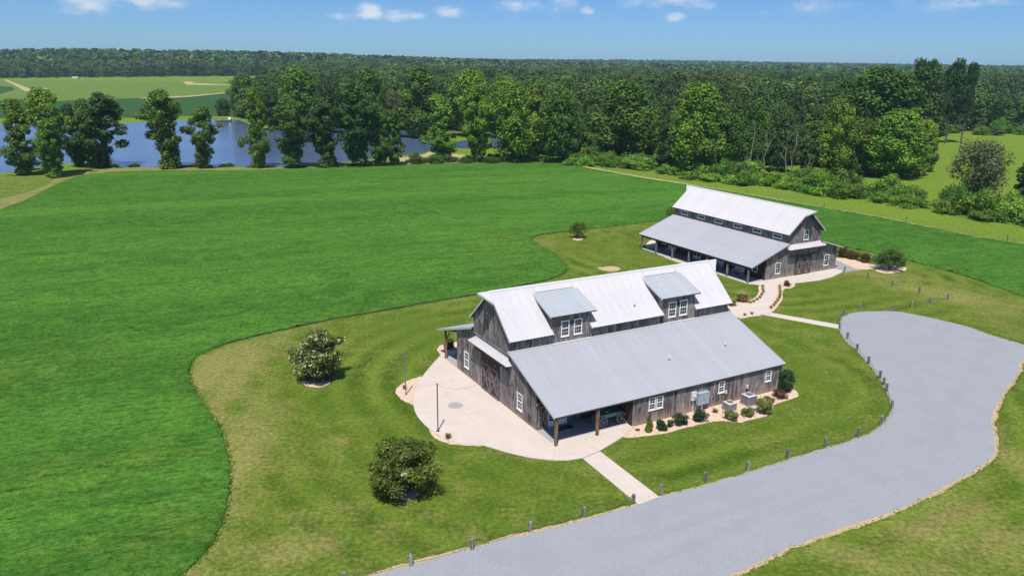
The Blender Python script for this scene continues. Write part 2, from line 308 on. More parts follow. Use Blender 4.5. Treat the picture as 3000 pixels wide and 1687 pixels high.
# ------------------------------------------------------------------ helpers
def tagp(o, label=None, cat=None, group=None, kind=None):
    if label: o['label'] = label
    if cat: o['category'] = cat
    if group: o['group'] = group
    if kind: o['kind'] = kind
    return o
def link(name, me, parent=None):
    o = bpy.data.objects.new(name, me); COL.objects.link(o)
    if parent: o.parent = parent
    return o
def empty(name, loc, rz=0, **k):
    o = bpy.data.objects.new(name, None); COL.objects.link(o); o.location = loc; o.rotation_euler = (0, 0, rz); o.empty_display_size = .3
    return tagp(o, **k)
class MB:
    def __init__(s): s.v = []; s.f = []
    def quad(s, *p):
        n = len(s.v); s.v += [tuple(x) for x in p]; s.f.append(tuple(range(n, n+len(p)))); return s
    def hexa(s, b, t):      # four bottom points ccw, four top points
        n = len(s.v); s.v += [tuple(x) for x in b]+[tuple(x) for x in t]
        s.f += [(n+3, n+2, n+1, n), (n+4, n+5, n+6, n+7)]+[(n+i, n+(i+1) % 4, n+4+(i+1) % 4, n+4+i) for i in range(4)]; return s
    def box(s, x0, x1, y0, y1, z0, z1):
        return s.hexa([(x0, y0, z0), (x1, y0, z0), (x1, y1, z0), (x0, y1, z0)], [(x0, y0, z1), (x1, y0, z1), (x1, y1, z1), (x0, y1, z1)])
    def tube(s, p, q, r0, r1=None, n=8, cap=True):
        r1 = r0 if r1 is None else r1; p = Vector(p); q = Vector(q); d = (q-p).normalized()
        a = d.orthogonal().normalized(); b = d.cross(a); k = len(s.v)
        for c, r in ((p, r0), (q, r1)):
            for i in range(n):
                w = 2*math.pi*i/n; s.v.append(tuple(c+a*math.cos(w)*r+b*math.sin(w)*r))
        s.f += [(k+i, k+(i+1) % n, k+n+(i+1) % n, k+n+i) for i in range(n)]
        if cap: s.f += [tuple(range(k+n-1, k-1, -1)), tuple(range(k+n, k+2*n))]
        return s
    def bar(s, p, q, w, h, upv=(0, 0, 1)):   # rectangular bar between two points
        p = Vector(p); q = Vector(q); d = (q-p).normalized(); u = Vector(upv); a = d.cross(u)
        if a.length < 1e-4: a = d.orthogonal()
        a.normalize(); u = a.cross(d); a *= w/2; u = u*h/2
        return s.hexa([p-a-u, p+a-u, q+a-u, q-a-u], [p-a+u, p+a+u, q+a+u, q-a+u])
    def mesh(s, m, name='mesh', smooth=False):
        me = bpy.data.meshes.new(name); me.from_pydata(s.v, [], s.f)
        if m: me.materials.append(m)
        if smooth: me.shade_smooth()
        return me
    def obj(s, name, m, parent=None, smooth=False, **k):
        return tagp(link(name, s.mesh(m, name, smooth), parent), **k)
def npmesh(name, V, Fq, m, attrs=None, nper=4, smooth=False):
    me = bpy.data.meshes.new(name); V = np.asarray(V, np.float32); Fq = np.asarray(Fq, np.int32)
    me.vertices.add(len(V)); me.vertices.foreach_set('co', V.ravel())
    me.loops.add(Fq.size); me.loops.foreach_set('vertex_index', Fq.ravel())
    me.polygons.add(len(Fq)); me.polygons.foreach_set('loop_start', np.arange(0, Fq.size, nper, dtype=np.int32))
    try: me.polygons.foreach_set('loop_total', np.full(len(Fq), nper, np.int32))
    except Exception: pass
    for an, (dom, vals) in (attrs or {}).items():
        a = me.attributes.new(an, 'FLOAT', dom); a.data.foreach_set('value', np.asarray(vals, np.float32))
    if m: me.materials.append(m)
    if smooth: me.polygons.foreach_set('use_smooth', np.ones(len(Fq), bool))
    me.update(calc_edges=True); return me

def smooth_line(P, step=.5, closed=True, jit=0, seed=0):
    P = [np.array(p[:2], float) for p in P]; n = len(P); out = []
    rg = range(n) if closed else range(n-1)
    for i in rg:
        p0, p1, p2, p3 = (P[(i-1) % n], P[i], P[(i+1) % n], P[(i+2) % n]) if closed else (P[max(i-1, 0)], P[i], P[i+1], P[min(i+2, n-1)])
        k = max(1, int(np.linalg.norm(p2-p1)/step))
        for j in range(k):
            u = j/k; out.append(.5*((2*p1)+(-p0+p2)*u+(2*p0-5*p1+4*p2-p3)*u*u+(-p0+3*p1-3*p2+p3)*u**3))
    if not closed: out.append(P[-1])
    out = np.array(out)
    if jit:
        r = np.random.default_rng(seed); out += r.normal(0, jit, out.shape)
    return out
def inpoly(x, y, poly):
    x = np.asarray(x); y = np.asarray(y); c = np.zeros(x.shape, bool); n = len(poly); j = n-1
    for i in range(n):
        xi, yi = poly[i][:2]; xj, yj = poly[j][:2]
        if yi != yj: c ^= ((yi > y) != (yj > y)) & (x < (xj-xi)*(y-yi)/(yj-yi)+xi)
        j = i
    return c
def polydist(x, y, poly):
    d = np.full(x.shape, 1e9); n = len(poly)
    for i in range(n):
        a = poly[i-1]; b = poly[i]; ab = b-a; L2 = (ab**2).sum()+1e-12
        u = np.clip(((x-a[0])*ab[0]+(y-a[1])*ab[1])/L2, 0, 1)
        d = np.minimum(d, (x-a[0]-u*ab[0])**2+(y-a[1]-u*ab[1])**2)
    return np.sqrt(d)
def triangulate(bound, pts):
    vs_ = [Vector(p) for p in bound]+[Vector(p) for p in pts]; nb = len(bound)
    r = delaunay_2d_cdt(vs_, [(i, (i+1) % nb) for i in range(nb)], [], 1, 1e-5)
    return np.array([tuple(v) for v in r[0]]), np.array([f for f in r[2] if len(f) == 3])
def PXl(lst): return [G(*p)[:2] for p in lst]
def s2(lst): return [(x*1.16459, y*1.16425) for x, y in lst]

def dry_attr(x, y, spots):
    d = np.zeros(len(x))
    for px, py, rx, ry, a in spots:
        c = G(px, py); u = G(px+rx, py)-c; v = G(px, py-ry)-c
        lu = np.linalg.norm(u); lv = np.linalg.norm(v)
        q = (((x-c[0])*u[0]+(y-c[1])*u[1])/lu**2)**2+(((x-c[0])*v[0]+(y-c[1])*v[1])/lv**2)**2
        d += a*np.exp(-q)
    return d
def sheet(name, bound, z, m, dens=0, zfun=None, dryspots=None, stripes=None, kind='structure', edge=0, thick=0, label=None, cat=None):
    """a ground sheet: boundary polygon filled with a Delaunay mesh, optionally with side skirts"""
    bound = np.asarray(bound, float); pts = np.zeros((0, 2))
    if dens:
        x0, y0 = bound.min(0); x1, y1 = bound.max(0); rows = []
        y = y0
        while y < y1:
            s_ = max(.35, dens*(max(y, 25)/60)**1.25); xs = np.arange(x0, x1, s_); rows.append(np.stack([xs+RNG.uniform(-.3, .3, len(xs))*s_, y+RNG.uniform(-.3, .3, len(xs))*s_, np.full(len(xs), s_)], 1)); y += s_
        g = np.concatenate(rows); g = g[inpoly(g[:, 0], g[:, 1], bound)]
        bb = bound[::2]; dd = polydist(g[:, 0], g[:, 1], bb); g = g[dd > np.minimum(g[:, 2]*.5, .8)+edge]
        pts = g[:, :2]
    if edge:
        c = bound; nx = np.roll(c, -1, 0)-np.roll(c, 1, 0); nrm = np.stack([-nx[:, 1], nx[:, 0]], 1); nrm /= np.linalg.norm(nrm, axis=1)[:, None]+1e-9
        if ((np.roll(c, -1, 0)[:, 0]-c[:, 0])*(np.roll(c, -1, 0)[:, 1]+c[:, 1])).sum() > 0: nrm = -nrm
        inner = c+nrm*edge; ok = inpoly(inner[:, 0], inner[:, 1], bound); pts = np.concatenate([pts, inner[ok]])
    V2, T = triangulate(bound, pts)
    Z = np.full(len(V2), z, float)
    if zfun is not None: Z = zfun(V2[:, 0], V2[:, 1], bound)
    V = np.column_stack([V2, Z])
    dry = dry_attr(V2[:, 0], V2[:, 1], dryspots) if dryspots else np.zeros(len(V2))
    stp = stripes(V2[:, 0], V2[:, 1]) if stripes else np.zeros(len(V2))
    dryv = dry; stv = stp; F_ = T
    if thick:
        nb = len(bound); k = len(V)
        low = np.column_stack([bound, np.full(nb, z-thick)]); top = np.column_stack([bound, np.full(nb, z)])
        V = np.concatenate([V, top, low]); i = np.arange(nb); j = (i+1) % nb
        F_ = np.concatenate([T, np.stack([k+i, k+nb+i, k+nb+j], 1), np.stack([k+i, k+nb+j, k+j], 1)])
        dryv = np.concatenate([dry, np.zeros(2*nb)]); stv = np.concatenate([stp, np.zeros(2*nb)])
    me = npmesh(name, V, F_, m, {'dry': ('POINT', dryv), 'stripe': ('POINT', stv)}, 3, smooth=bool(edge))
    o = link(name, me)
    return tagp(o, kind=kind, label=label, cat=cat)

# ------------------------------------------------------------------ ground
def hz(x, y):
    """height of the land: flat near, a wooded rise far to the left, a faint rise all round far away"""
    d = np.asarray(y, float)+np.abs(x)*.02; a = np.arctan2(x, y)
    left = 1/(1+np.exp((a+.16)/.09))
    h = 17*left*np.clip((d-1110)/520, 0, 1)**1.2
    h = h + 13*np.clip((d-1500)/2600, 0, 1)*(1-left*.6) + 5*np.sin(x/410.)*np.sin(y/530.+1)*np.clip((d-1300)/900, 0, 1)
    return h
# one sheet to the horizon
rad = np.concatenate([[0], np.geomspace(15, 1078, 50), np.linspace(1100, 2000, 40), np.geomspace(2080, 9000, 30)]); ang = np.linspace(-math.pi, math.pi, 361)[:-1]
RR, AA = np.meshgrid(rad[1:], ang, indexing='ij'); X = np.append(RR*np.sin(AA), 0); Y = np.append(RR*np.cos(AA), 0)
Z = hz(X, Y)-.012; nr, na = RR.shape; ii, jj = np.meshgrid(np.arange(nr-1), np.arange(na), indexing='ij'); i0 = (ii*na+jj).ravel(); i1 = (ii*na+(jj+1) % na).ravel()
tri = np.concatenate([np.stack([i0, i1, i1+na], 1), np.stack([i0, i1+na, i0+na], 1), np.stack([np.full(na, len(X)-1), (np.arange(na)+1) % na, np.arange(na)], 1)])
tri = tri[:, ::-1]
M['floor'] = simple('forest floor', (.035, .045, .018), .95)
gme = npmesh('ground', np.column_stack([X, Y, Z]), tri, M['meadow'], {'dry': ('POINT', X*0), 'stripe': ('POINT', X*0)}, 3); gme.materials.append(M['floor'])
ymin = Y[tri].min(1); cx_, cy_ = X[tri].mean(1), Y[tri].mean(1); fl = ymin > 1094; fr_ = cy_ > 900
gxx, gyy, _ = PX(cx_[fr_], cy_[fr_]); fl[fr_] = np.where(gxx < 880, gyy < 230.5, ymin[fr_] > 1094); gme.polygons.foreach_set('material_index', fl.astype(np.int32)); gme.update()
tagp(link('ground', gme), kind='structure')

LUSH = PXl(s2([(300, 1640), (380, 1540), (455, 1449), (512, 1395), (558, 1320), (577, 1210), (568, 1120), (545, 1065), (505, 1005), (482, 965), (476, 935), (488, 905), (520, 885), (560, 868), (620, 852), (720, 829), (850, 802), (1000, 776), (1120, 755), (1215, 739), (1300, 722), (1364, 708), (1411, 694), (1424, 682), (1421, 662), (1390, 636), (1355, 617), (1341, 607), (1342, 599), (1363, 591), (1427, 583), (1515, 573), (1615, 562), (1665, 557),
               (1800, 562), (1950, 582), (2050, 606), (2110, 620), (2214, 639), (2403, 687), (2576, 747), (2800, 830), (2900, 800), (2800, 665), (2576, 618), (2443, 596), (2358, 578), (2279, 562), (2206, 547), (2073, 525), (1900, 494), (1804, 478), (1720, 465), (1600, 446), (1500, 428), (1440, 417), (1400, 412), (1250, 410), (1100, 414), (1000, 418), (800, 424), (600, 430), (400, 431), (250, 437), (195, 446), (150, 462), (110, 482), (60, 507), (0, 530), (-120, 590), (-300, 760), (-260, 1300), (-150, 1640)]))
LUSHB = smooth_line(LUSH, .8, jit=.05)
def lush_z(x, y, b):
    dd = polydist(x, y, b[::2]); h = .22*np.clip(dd/.12, 0, 1)
    w = np.zeros_like(x); rg = np.random.default_rng(5)
    for k in range(16):
        a = rg.uniform(0, math.pi); f_ = rg.uniform(.25, 2.2); w += np.sin((x*math.cos(a)+y*math.sin(a))*f_+rg.uniform(0, 6))/f_**.6
    return np.where(dd < .02, .016, np.maximum(.12, .016+h+np.clip(dd/1.5, 0, 1)*.045*w))
lf = sheet('lush_field', LUSHB, 0, M['lush'], dens=.75, zfun=lush_z, edge=.12, dryspots=[(650, 1130, 120, 60, .6), (560, 1500, 200, 100, .5), (120, 1430, 200, 60, .5), (1480, 720, 160, 50, .6), (100, 1080, 160, 40, .4), (450, 1350, 120, 40, .4)])

M['stem'] = simple('dark field edge', (.022, .050, .010), .95)  # darker green for a narrow strip along part of the field's boundary
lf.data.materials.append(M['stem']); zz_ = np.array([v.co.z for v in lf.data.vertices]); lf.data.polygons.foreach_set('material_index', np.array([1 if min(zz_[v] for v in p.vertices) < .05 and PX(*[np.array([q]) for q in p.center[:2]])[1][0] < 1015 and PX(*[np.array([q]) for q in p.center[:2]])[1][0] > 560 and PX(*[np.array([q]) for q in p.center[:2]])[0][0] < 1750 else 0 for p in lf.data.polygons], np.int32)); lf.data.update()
# mown lawn around the barns
PC = G(1334, 1187)
def stripes(x, y):
    # rings mown around the front barn
    cx, cy = 14.0, 76.0; ca, sa = math.cos(.504), math.sin(.504); u = (x-cx)*ca+(y-cy)*sa; v = -(x-cx)*sa+(y-cy)*ca
    d = np.hypot(np.maximum(np.abs(u)-9, 0), np.maximum(np.abs(v)-5, 0))
    cx, cy = 36.0, 128.0; ca, sa = math.cos(-1.056), math.sin(-1.056); u = (x-cx)*ca+(y-cy)*sa; v = -(x-cx)*sa+(y-cy)*ca
    d2 = np.hypot(np.maximum(np.abs(u)-9, 0), np.maximum(np.abs(v)-5, 0)); d = np.minimum(d, d2)
    return np.sin(d*2*math.pi/3.4)*np.clip((d-8)/4, 0, 1)*np.clip((34-d)/10, 0, 1)*(.6+.4*np.sin(x*.13+y*.21))
LAWN = PXl(s2([(250, 1700), (420, 1470), (470, 1400), (540, 1320), (560, 1210), (548, 1120), (520, 1060), (480, 1000), (462, 940), (475, 895), (540, 860), (700, 820), (1000, 765), (1215, 728), (1360, 700), (1405, 682), (1400, 660), (1370, 636), (1325, 610), (1335, 590), (1500, 566), (1665, 550), (1950, 572), (2110, 610), (2403, 678), (2576, 735), (2850, 835), (2950, 1000), (3100, 1500), (2700, 1750), (1500, 1800)]))
dry_l = [(620, 1080, 70, 60, .5), (760, 1300, 110, 160, .35), (720, 1050, 130, 60, .3), (640, 1180, 45, 140, .75), (600, 1090, 40, 60, .55), (690, 1270, 45, 90, .55), (650, 1440, 45, 170, .65), (860, 1600, 150, 60, .6), (560, 1640, 80, 60, .6), (840, 960, 140, 22, .3), (1250, 870, 220, 22, .3), (1000, 1300, 30, 30, .5), (980, 1190, 200, 60, -.2), (1060, 1230, 60, 30, .1),
         (1580, 710, 40, 16, .45), (1800, 660, 120, 22, .15), (2560, 800, 120, 12, .5), (2830, 880, 110, 25, .5), (2700, 845, 180, 20, .35), (1380, 1560, 60, 30, .2), (1150, 1250, 90, 70, -.35), (1500, 1400, 150, 40, -.25), (2050, 1330, 200, 40, -.35), (2350, 1100, 100, 90, -.2), (2500, 860, 160, 30, -.1), (1250, 960, 120, 40, -.3),
         (2850, 1520, 160, 120, .5), (2550, 1640, 220, 50, .55), (2980, 1350, 60, 130, .6), (2700, 1560, 90, 40, .5), (2960, 960, 60, 25, .2)]
sheet('lawn', smooth_line(LAWN, 1.2), 0, M['lawn'], dens=.7, dryspots=dry_l, stripes=stripes)
# drive with its sandy shoulder
DR = [(1000, 1740), (1093, 1687), (1279, 1635), (1466, 1582), (1652, 1537), (1792, 1500), (1871, 1477), (1931, 1456), (2071, 1419), (2192, 1384), (2318, 1343), (2420, 1312), (2511, 1283), (2575, 1252), (2606, 1215), (2612, 1185), (2598, 1150), (2575, 1108), (2522, 1040), (2480, 998), (2463, 970), (2462, 945), (2474, 927), (2502, 916), (2554, 912), (2624, 913), (2694, 924), (2764, 940), (2834, 957), (2904, 981), (3000, 1010), (3200, 1075), (3250, 1110), (3070, 1050), (2998, 1052), (2990, 1062), (2975, 1107), (2949, 1135), (2929, 1170), (2914, 1197), (2904, 1237), (2911, 1265), (2908, 1330), (2855, 1375), (2754, 1432), (2626, 1492), (2498, 1535), (2327, 1598), (2199, 1658), (2130, 1690), (1900, 1790), (1300, 1900), (850, 1850)]
drv = smooth_line(PXl(DR), .35, jit=.05, seed=3)
def offset(poly, d, jit=0, seed=1):
    c = np.asarray(poly); nx = np.roll(c, -2, 0)-np.roll(c, 2, 0); n_ = np.stack([nx[:, 1], -nx[:, 0]], 1); n_ /= np.linalg.norm(n_, axis=1)[:, None]+1e-9
    A = (c[:, 0]*np.roll(c, -1, 0)[:, 1]-np.roll(c, -1, 0)[:, 0]*c[:, 1]).sum()
    if A < 0: n_ = -n_
    r = np.random.default_rng(seed); k = r.normal(0, 1, len(c)); k = np.convolve(np.concatenate([k[-4:], k, k[:4]]), np.ones(9)/3, 'valid')
    return c+n_*(d+jit*k[:len(c)])[:, None]
def sand_w(p):   # wide shoulder on the outer side, thin on the inner
    px, py, _ = PX(p[:, 0], p[:, 1]); w = np.full(len(p), .05); k = int(np.argmax(p[:, 0])); o_ = np.arange(len(p)) > k
    w[o_] = .32; w[(~o_) & (px < 1900)] = .30; w[(~o_) & (px >= 1900) & (px < 2350)] = .09; w[(py < 1012) & (px > 2450)] = .10
    return w
wv = sand_w(drv); c = drv; nx = np.roll(c, -2, 0)-np.roll(c, 2, 0); n_ = np.stack([nx[:, 1], -nx[:, 0]], 1); n_ /= np.linalg.norm(n_, axis=1)[:, None]
if (c[:, 0]*np.roll(c, -1, 0)[:, 1]-np.roll(c, -1, 0)[:, 0]*c[:, 1]).sum() < 0: n_ = -n_
k = RNG.normal(0, 1, len(c)+8); k = np.convolve(k, np.ones(9)/3, 'valid')
wv = np.convolve(np.concatenate([wv[-10:], wv, wv[:10]]), np.ones(21)/21, 'valid')
c_sand = c+n_*(wv*(1+.22*k[:len(c)]))[:, None]
sheet('sandy_shoulder', c_sand, .006, M['sand'])
dr_in = drv[::3]
def ruts(x, y):      # packed wheel lanes following the edge of the drive
    d = polydist(x, y, dr_in); return (np.sin(d*2*math.pi/2.1)*.6+.4*np.sin(d*2*math.pi/5.2+1))*np.clip((d-1.5)/2, 0, 1)*(.55+.45*np.sin(x*.17+y*.11))
sheet('gravel_drive', drv, .012, M['gravel'], dens=.6, stripes=ruts)

# concrete
PATIO = PXl([(1305, 1028), (1292, 1040), (1269, 1065), (1237, 1104), (1217, 1141), (1211, 1177), (1217, 1209), (1234, 1234), (1262, 1260), (1300, 1283), (1350, 1299), (1417, 1306), (1479, 1324), (1547, 1340), (1615, 1348), (1661, 1349)])
pat = list(smooth_line(PATIO, .4, closed=False))+[np.array(p) for p in PXl([(1709, 1342), (1757, 1321), (1800, 1296), (1823, 1281), (1858, 1250), (1800, 1150), (1400, 1000)])]
sheet('patio', np.array(pat), .06, M['concrete'], thick=.1)
walk = np.array(PXl([(1707, 1344), (1871, 1478), (1932, 1456.5), (1758, 1323)])); sheet('front_walkway', walk, .052, M['concrete'], thick=.08)
PLZ = [(2191, 832), (2229, 836), (2238, 846), (2234, 858), (2218, 876), (2198, 886), (2152, 896), (2135, 903), (2150, 929), (2170, 931), (2234, 921.5), (2259, 915), (2247, 905), (2264, 887), (2274, 863), (2279, 843), (2295, 834), (2331, 830), (2400, 822), (2440, 811), (2463, 800), (2471, 793.5), (2446, 788), (2400, 780), (2200, 800)]
sheet('plaza_path', np.array(PXl(PLZ)), .05, M['concrete'], thick=.08)
sheet('side_walkway', np.array(PXl([(2233, 922.5), (2458, 963.5), (2460, 952), (2258, 916)])), .04, M['concrete'], thick=.06)
sheet('round_patio', smooth_line(PXl([(1893, 720), (1902, 707), (1925, 699), (1960, 694), (1990, 700), (1985, 720), (1940, 738), (1900, 734)]), .5), .05, M['concrete'], thick=.06)
sheet('side_gravel', smooth_line(PXl([(2440, 760), (2475, 766), (2520, 786), (2520, 791), (2497, 794), (2468, 797), (2446, 786)]), .5), .008, M['gravel'])
# joints sawn into the slab, a round cap flush in the patio
jb = MB()
for (a, b) in [((1627, 1312), (1618, 1348)), ((1757, 1280), (1790, 1300)), ((1700, 1290), (1757, 1321)), ((1334, 1187), (1300, 1140)), ((1334, 1187), (1385, 1230)), ((1709, 1342), (1757, 1321))]:
    A = G(*a, .0605); B = G(*b, .0605); jb.bar(Vector(A)+Vector((0, 0, .061-A[2])), Vector(B)+Vector((0, 0, .061-B[2])), .025, .006)
jb.obj('slab_joints', M['joint'], kind='structure')
cc = G(1334, 1187, .06)
MB().tube((cc[0], cc[1], .05), (cc[0], cc[1], .068), .70, n=40).obj('round_cap', M['concrete_grey'], label='round grey disc set flush in the middle of the patio', cat='patio disc')

# stone beds
def bed(pl, z=.02, name='stone_bed', st=.3): sheet(name, smooth_line(PXl(pl), st, jit=.03, seed=len(pl)), z, M['pebble'], thick=.05)
bed([(1240, 1106), (1222, 1107), (1197, 1114), (1168, 1132), (1160, 1149), (1176, 1169), (1211, 1186), (1235, 1190)])
bed([(1262, 1240), (1256, 1250), (1260, 1268), (1280, 1286), (1321, 1300), (1371, 1304), (1421, 1304), (1400, 1280)])
bed([(1300, 1040), (1283, 1030), (1283, 1018), (1300, 1008), (1345, 1002), (1370, 1030)])
bed([(1835, 1260), (1822, 1280), (1838, 1282), (1900, 1276), (1961, 1266), (2021, 1250), (2092, 1234), (2132, 1234.5), (2167, 1237), (2203, 1229), (2254, 1214), (2270, 1185), (2300, 1175), (2336, 1162), (2336, 1149), (2321, 1139), (2290, 1130), (2200, 1140), (1900, 1220)])
bed([(2229, 833), (2243, 836), (2245, 850), (2236, 872), (2215, 886), (2196, 893), (2150, 897), (2135, 904), (2128, 890), (2160, 884), (2196, 880), (2212, 872), (2222, 858), (2222, 842)], z=.044)
bed([(2282, 838), (2300, 830), (2325, 829), (2328, 838), (2318, 845), (2300, 846), (2293, 858), (2292, 876), (2280, 895), (2262, 914), (2250, 910), (2247, 903), (2262, 886), (2273, 862)], z=.045)
bed([(2437, 756), (2485, 758), (2530, 768), (2562, 776), (2646, 781), (2652, 792), (2624, 797), (2562, 788), (2534, 790), (2500, 784), (2460, 766)])
bed([(1938, 746), (1946, 744), (1990, 764), (2010, 776), (1995, 772), (1950, 755)])
bed([(2170, 933), (2200, 928), (2234, 924), (2200, 924), (2160, 926)], z=.054)
sheet('bare_soil', smooth_line(PXl([(1750, 784), (1765, 783), (1783, 780), (1805, 781), (1817, 787), (1810, 793), (1780, 794), (1762, 790)]), .3, jit=.02), .005, M['sand'])
for (x, y, w, h) in [(925, 1120, 44, 13), (1182, 1448, 48, 14), (1693, 700, 16, 4), (2605, 792, 40, 8)]:
    sheet('tree_bed', smooth_line(PXl([(x-w, y), (x-w*.5, y-h), (x+w*.5, y-h*.9), (x+w, y), (x+w*.4, y+h), (x-w*.4, y+h)]), .3, jit=.03), .009, M['pebble'])

# verge, rough grass, tracks, pond, far fields
sheet('verge_path', smooth_line(PXl(s2([(-60, 560), (0, 527), (60, 503), (110, 478), (150, 457), (195, 441), (185, 436), (150, 436), (135, 452), (118, 466), (60, 486), (0, 502), (-80, 530)])), 1.5), .006, M['verge'])
sheet('fence_verge', smooth_line(PXl(s2([(1380, 413), (1440, 413), (1500, 424), (1600, 442), (1720, 461), (1900, 491), (2073, 522), (2206, 544), (2279, 559), (2358, 575), (2443, 593), (2576, 615), (2700, 637), (2700, 642), (2576, 620), (2443, 598), (2358, 580), (2206, 549), (2073, 527), (1900, 496), (1720, 467), (1600, 448), (1500, 430), (1400, 416)])), 2), .008, M['tan'])
sheet('bank_verge', smooth_line(PXl(s2([(190, 446), (250, 438), (400, 432), (600, 431), (800, 425), (1000, 419), (1100, 415), (1250, 412), (1400, 413), (1420, 408), (1250, 403), (1100, 404), (1000, 408), (900, 414), (800, 417), (600, 423), (400, 422), (300, 424), (220, 430)])), 2), .007, M['verge'])
sheet('rough_grass', smooth_line(PXl(s2([(-200, 560), (0, 502), (60, 485), (118, 464), (135, 450), (110, 442), (50, 440), (-50, 442), (-250, 460)])), 1.5), .012, M['rough'])
POND = s2([(-330, 480), (-100, 447), (0, 436), (60, 427), (150, 414), (215, 410), (270, 419), (400, 421), (550, 420), (700, 419), (820, 413), (900, 404), (1000, 392), (1055, 388), (1085, 376), (1092, 352), (1060, 333), (1010, 326), (930, 326), (800, 325), (720, 320), (690, 330), (655, 325), (600, 303), (540, 301), (480, 302), (300, 311), (150, 312), (0, 313), (-200, 320), (-500, 350)])
sheet('pond', smooth_line(PXl(POND), 3), .02, M['water'])
sheet('pond_arm', smooth_line(PXl(s2([(1130, 362), (1200, 350), (1300, 352), (1370, 362), (1360, 372), (1250, 372), (1160, 374)])), 3), .02, M['water'])
sheet('sandy_bank', smooth_line(PXl(s2([(990, 400), (1055, 392), (1090, 380), (1110, 385), (1180, 392), (1130, 400), (1010, 406)])), 2), .024, M['tan'])
sheet('crop_field', smooth_line(PXl(s2([(-700, 330), (0, 252), (110, 256), (230, 250), (330, 248), (450, 242), (560, 234), (700, 232), (740, 262), (600, 290), (480, 292), (320, 297), (100, 299), (-100, 301), (-700, 340)])), 8), .02, M['crop'])
sheet('far_field', smooth_line(PXl(s2([(-900, 212), (0, 199), (300, 199), (530, 198), (640, 206), (660, 214), (600, 222), (500, 240), (330, 248), (100, 254), (0, 250), (-900, 300)])), 15), .03, M['farfield'])
sheet('far_crop_patch', np.array(PXl(s2([(525, 199), (560, 197), (700, 196.5), (740, 205), (660, 213), (600, 213), (560, 207)]))), .045, M['crop'])
sheet('far_crop_strip', np.array(PXl(s2([(-300, 214), (-100, 213), (30, 219), (38, 226), (5, 236), (-400, 244)]))), .045, M['crop'])
for tr_ in ([(6, 200), (14, 200), (75, 224), (80, 231), (62, 230), (40, 217)], [(75, 223), (120, 222), (118, 224), (78, 226)], [(345, 248), (400, 244), (470, 242), (560, 234), (640, 230), (560, 236), (480, 244), (400, 248.5)], [(460, 206), (500, 204), (480, 209), (600, 215), (470, 214)]):
    sheet('farm_track', np.array(PXl(s2(tr_))), .06, M['tan'])

# ------------------------------------------------------------------ barns
def slopept(y, y0, z0, y1, z1): return z0+(z1-z0)*(y-y0)/(y1-y0)
def panel_mesh(name, m, w, p0, p1, rib=.229, rh=.028):
    """one ribbed roof sheet of width w, from eave point p0=(y,z) to ridge point p1"""
    prof = [(0, 0)]; n = max(1, round(w/rib)); r = w/n
    for i in range(n):
        x = (i+.5)*r
        prof += [(x-.05, 0), (x-.018, rh), (x+.018, rh), (x+.05, 0)]
    prof.append((w, 0)); d = Vector((0, p1[0]-p0[0], p1[1]-p0[1])).normalized(); nn = Vector((0, -d.z, d.y))
    if nn.z < 0: nn = -nn
    b = MB()
    V = [(x, p0[0]+nn.y*h, p0[1]+nn.z*h) for x, h in prof]+[(x, p1[0]+nn.y*h, p1[1]+nn.z*h) for x, h in prof]
    k = len(prof); b.v = V; b.f = [(i, i+1, k+i+1, k+i) for i in range(k-1)]
    lo = [(0, p0[0]-nn.y*.03, p0[1]-nn.z*.03), (w, p0[0]-nn.y*.03, p0[1]-nn.z*.03)]
    b.v += lo; q = len(b.v); b.f.append(tuple([q-2, q-1]+[k-1-i for i in range(k)]))
    return b.mesh(m, name)
def roof_plane(T, m, x0, x1, p0, p1, deck=.1, pw=.914, skip=None, label=None):
    """deck below, ribbed sheets side by side above, a fascia on the low edge and on both rakes"""
    n = max(1, round((x1-x0)/pw)); w = (x1-x0)/n
    me = panel_mesh('roof_panel', m, w-.004, p0, p1)
    for i in range(n):
        o = link('roof_panel', me, T); o.location = (x0+i*w+.002, 0, 0)
        if label: o['label'] = label
    (ya, za), (yb, zb) = p0, p1
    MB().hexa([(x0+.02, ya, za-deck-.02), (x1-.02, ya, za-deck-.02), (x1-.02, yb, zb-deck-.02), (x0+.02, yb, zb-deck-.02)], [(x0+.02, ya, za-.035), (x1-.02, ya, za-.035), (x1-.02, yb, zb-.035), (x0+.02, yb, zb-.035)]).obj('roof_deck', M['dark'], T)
    for xx in (x0, x1):
        s_ = -1 if xx == x0 else 1
        MB().bar((xx+s_*.015, ya, za-.07), (xx+s_*.015, yb, zb-.07), .03, .2).obj('rake_trim', M['trim'], T)
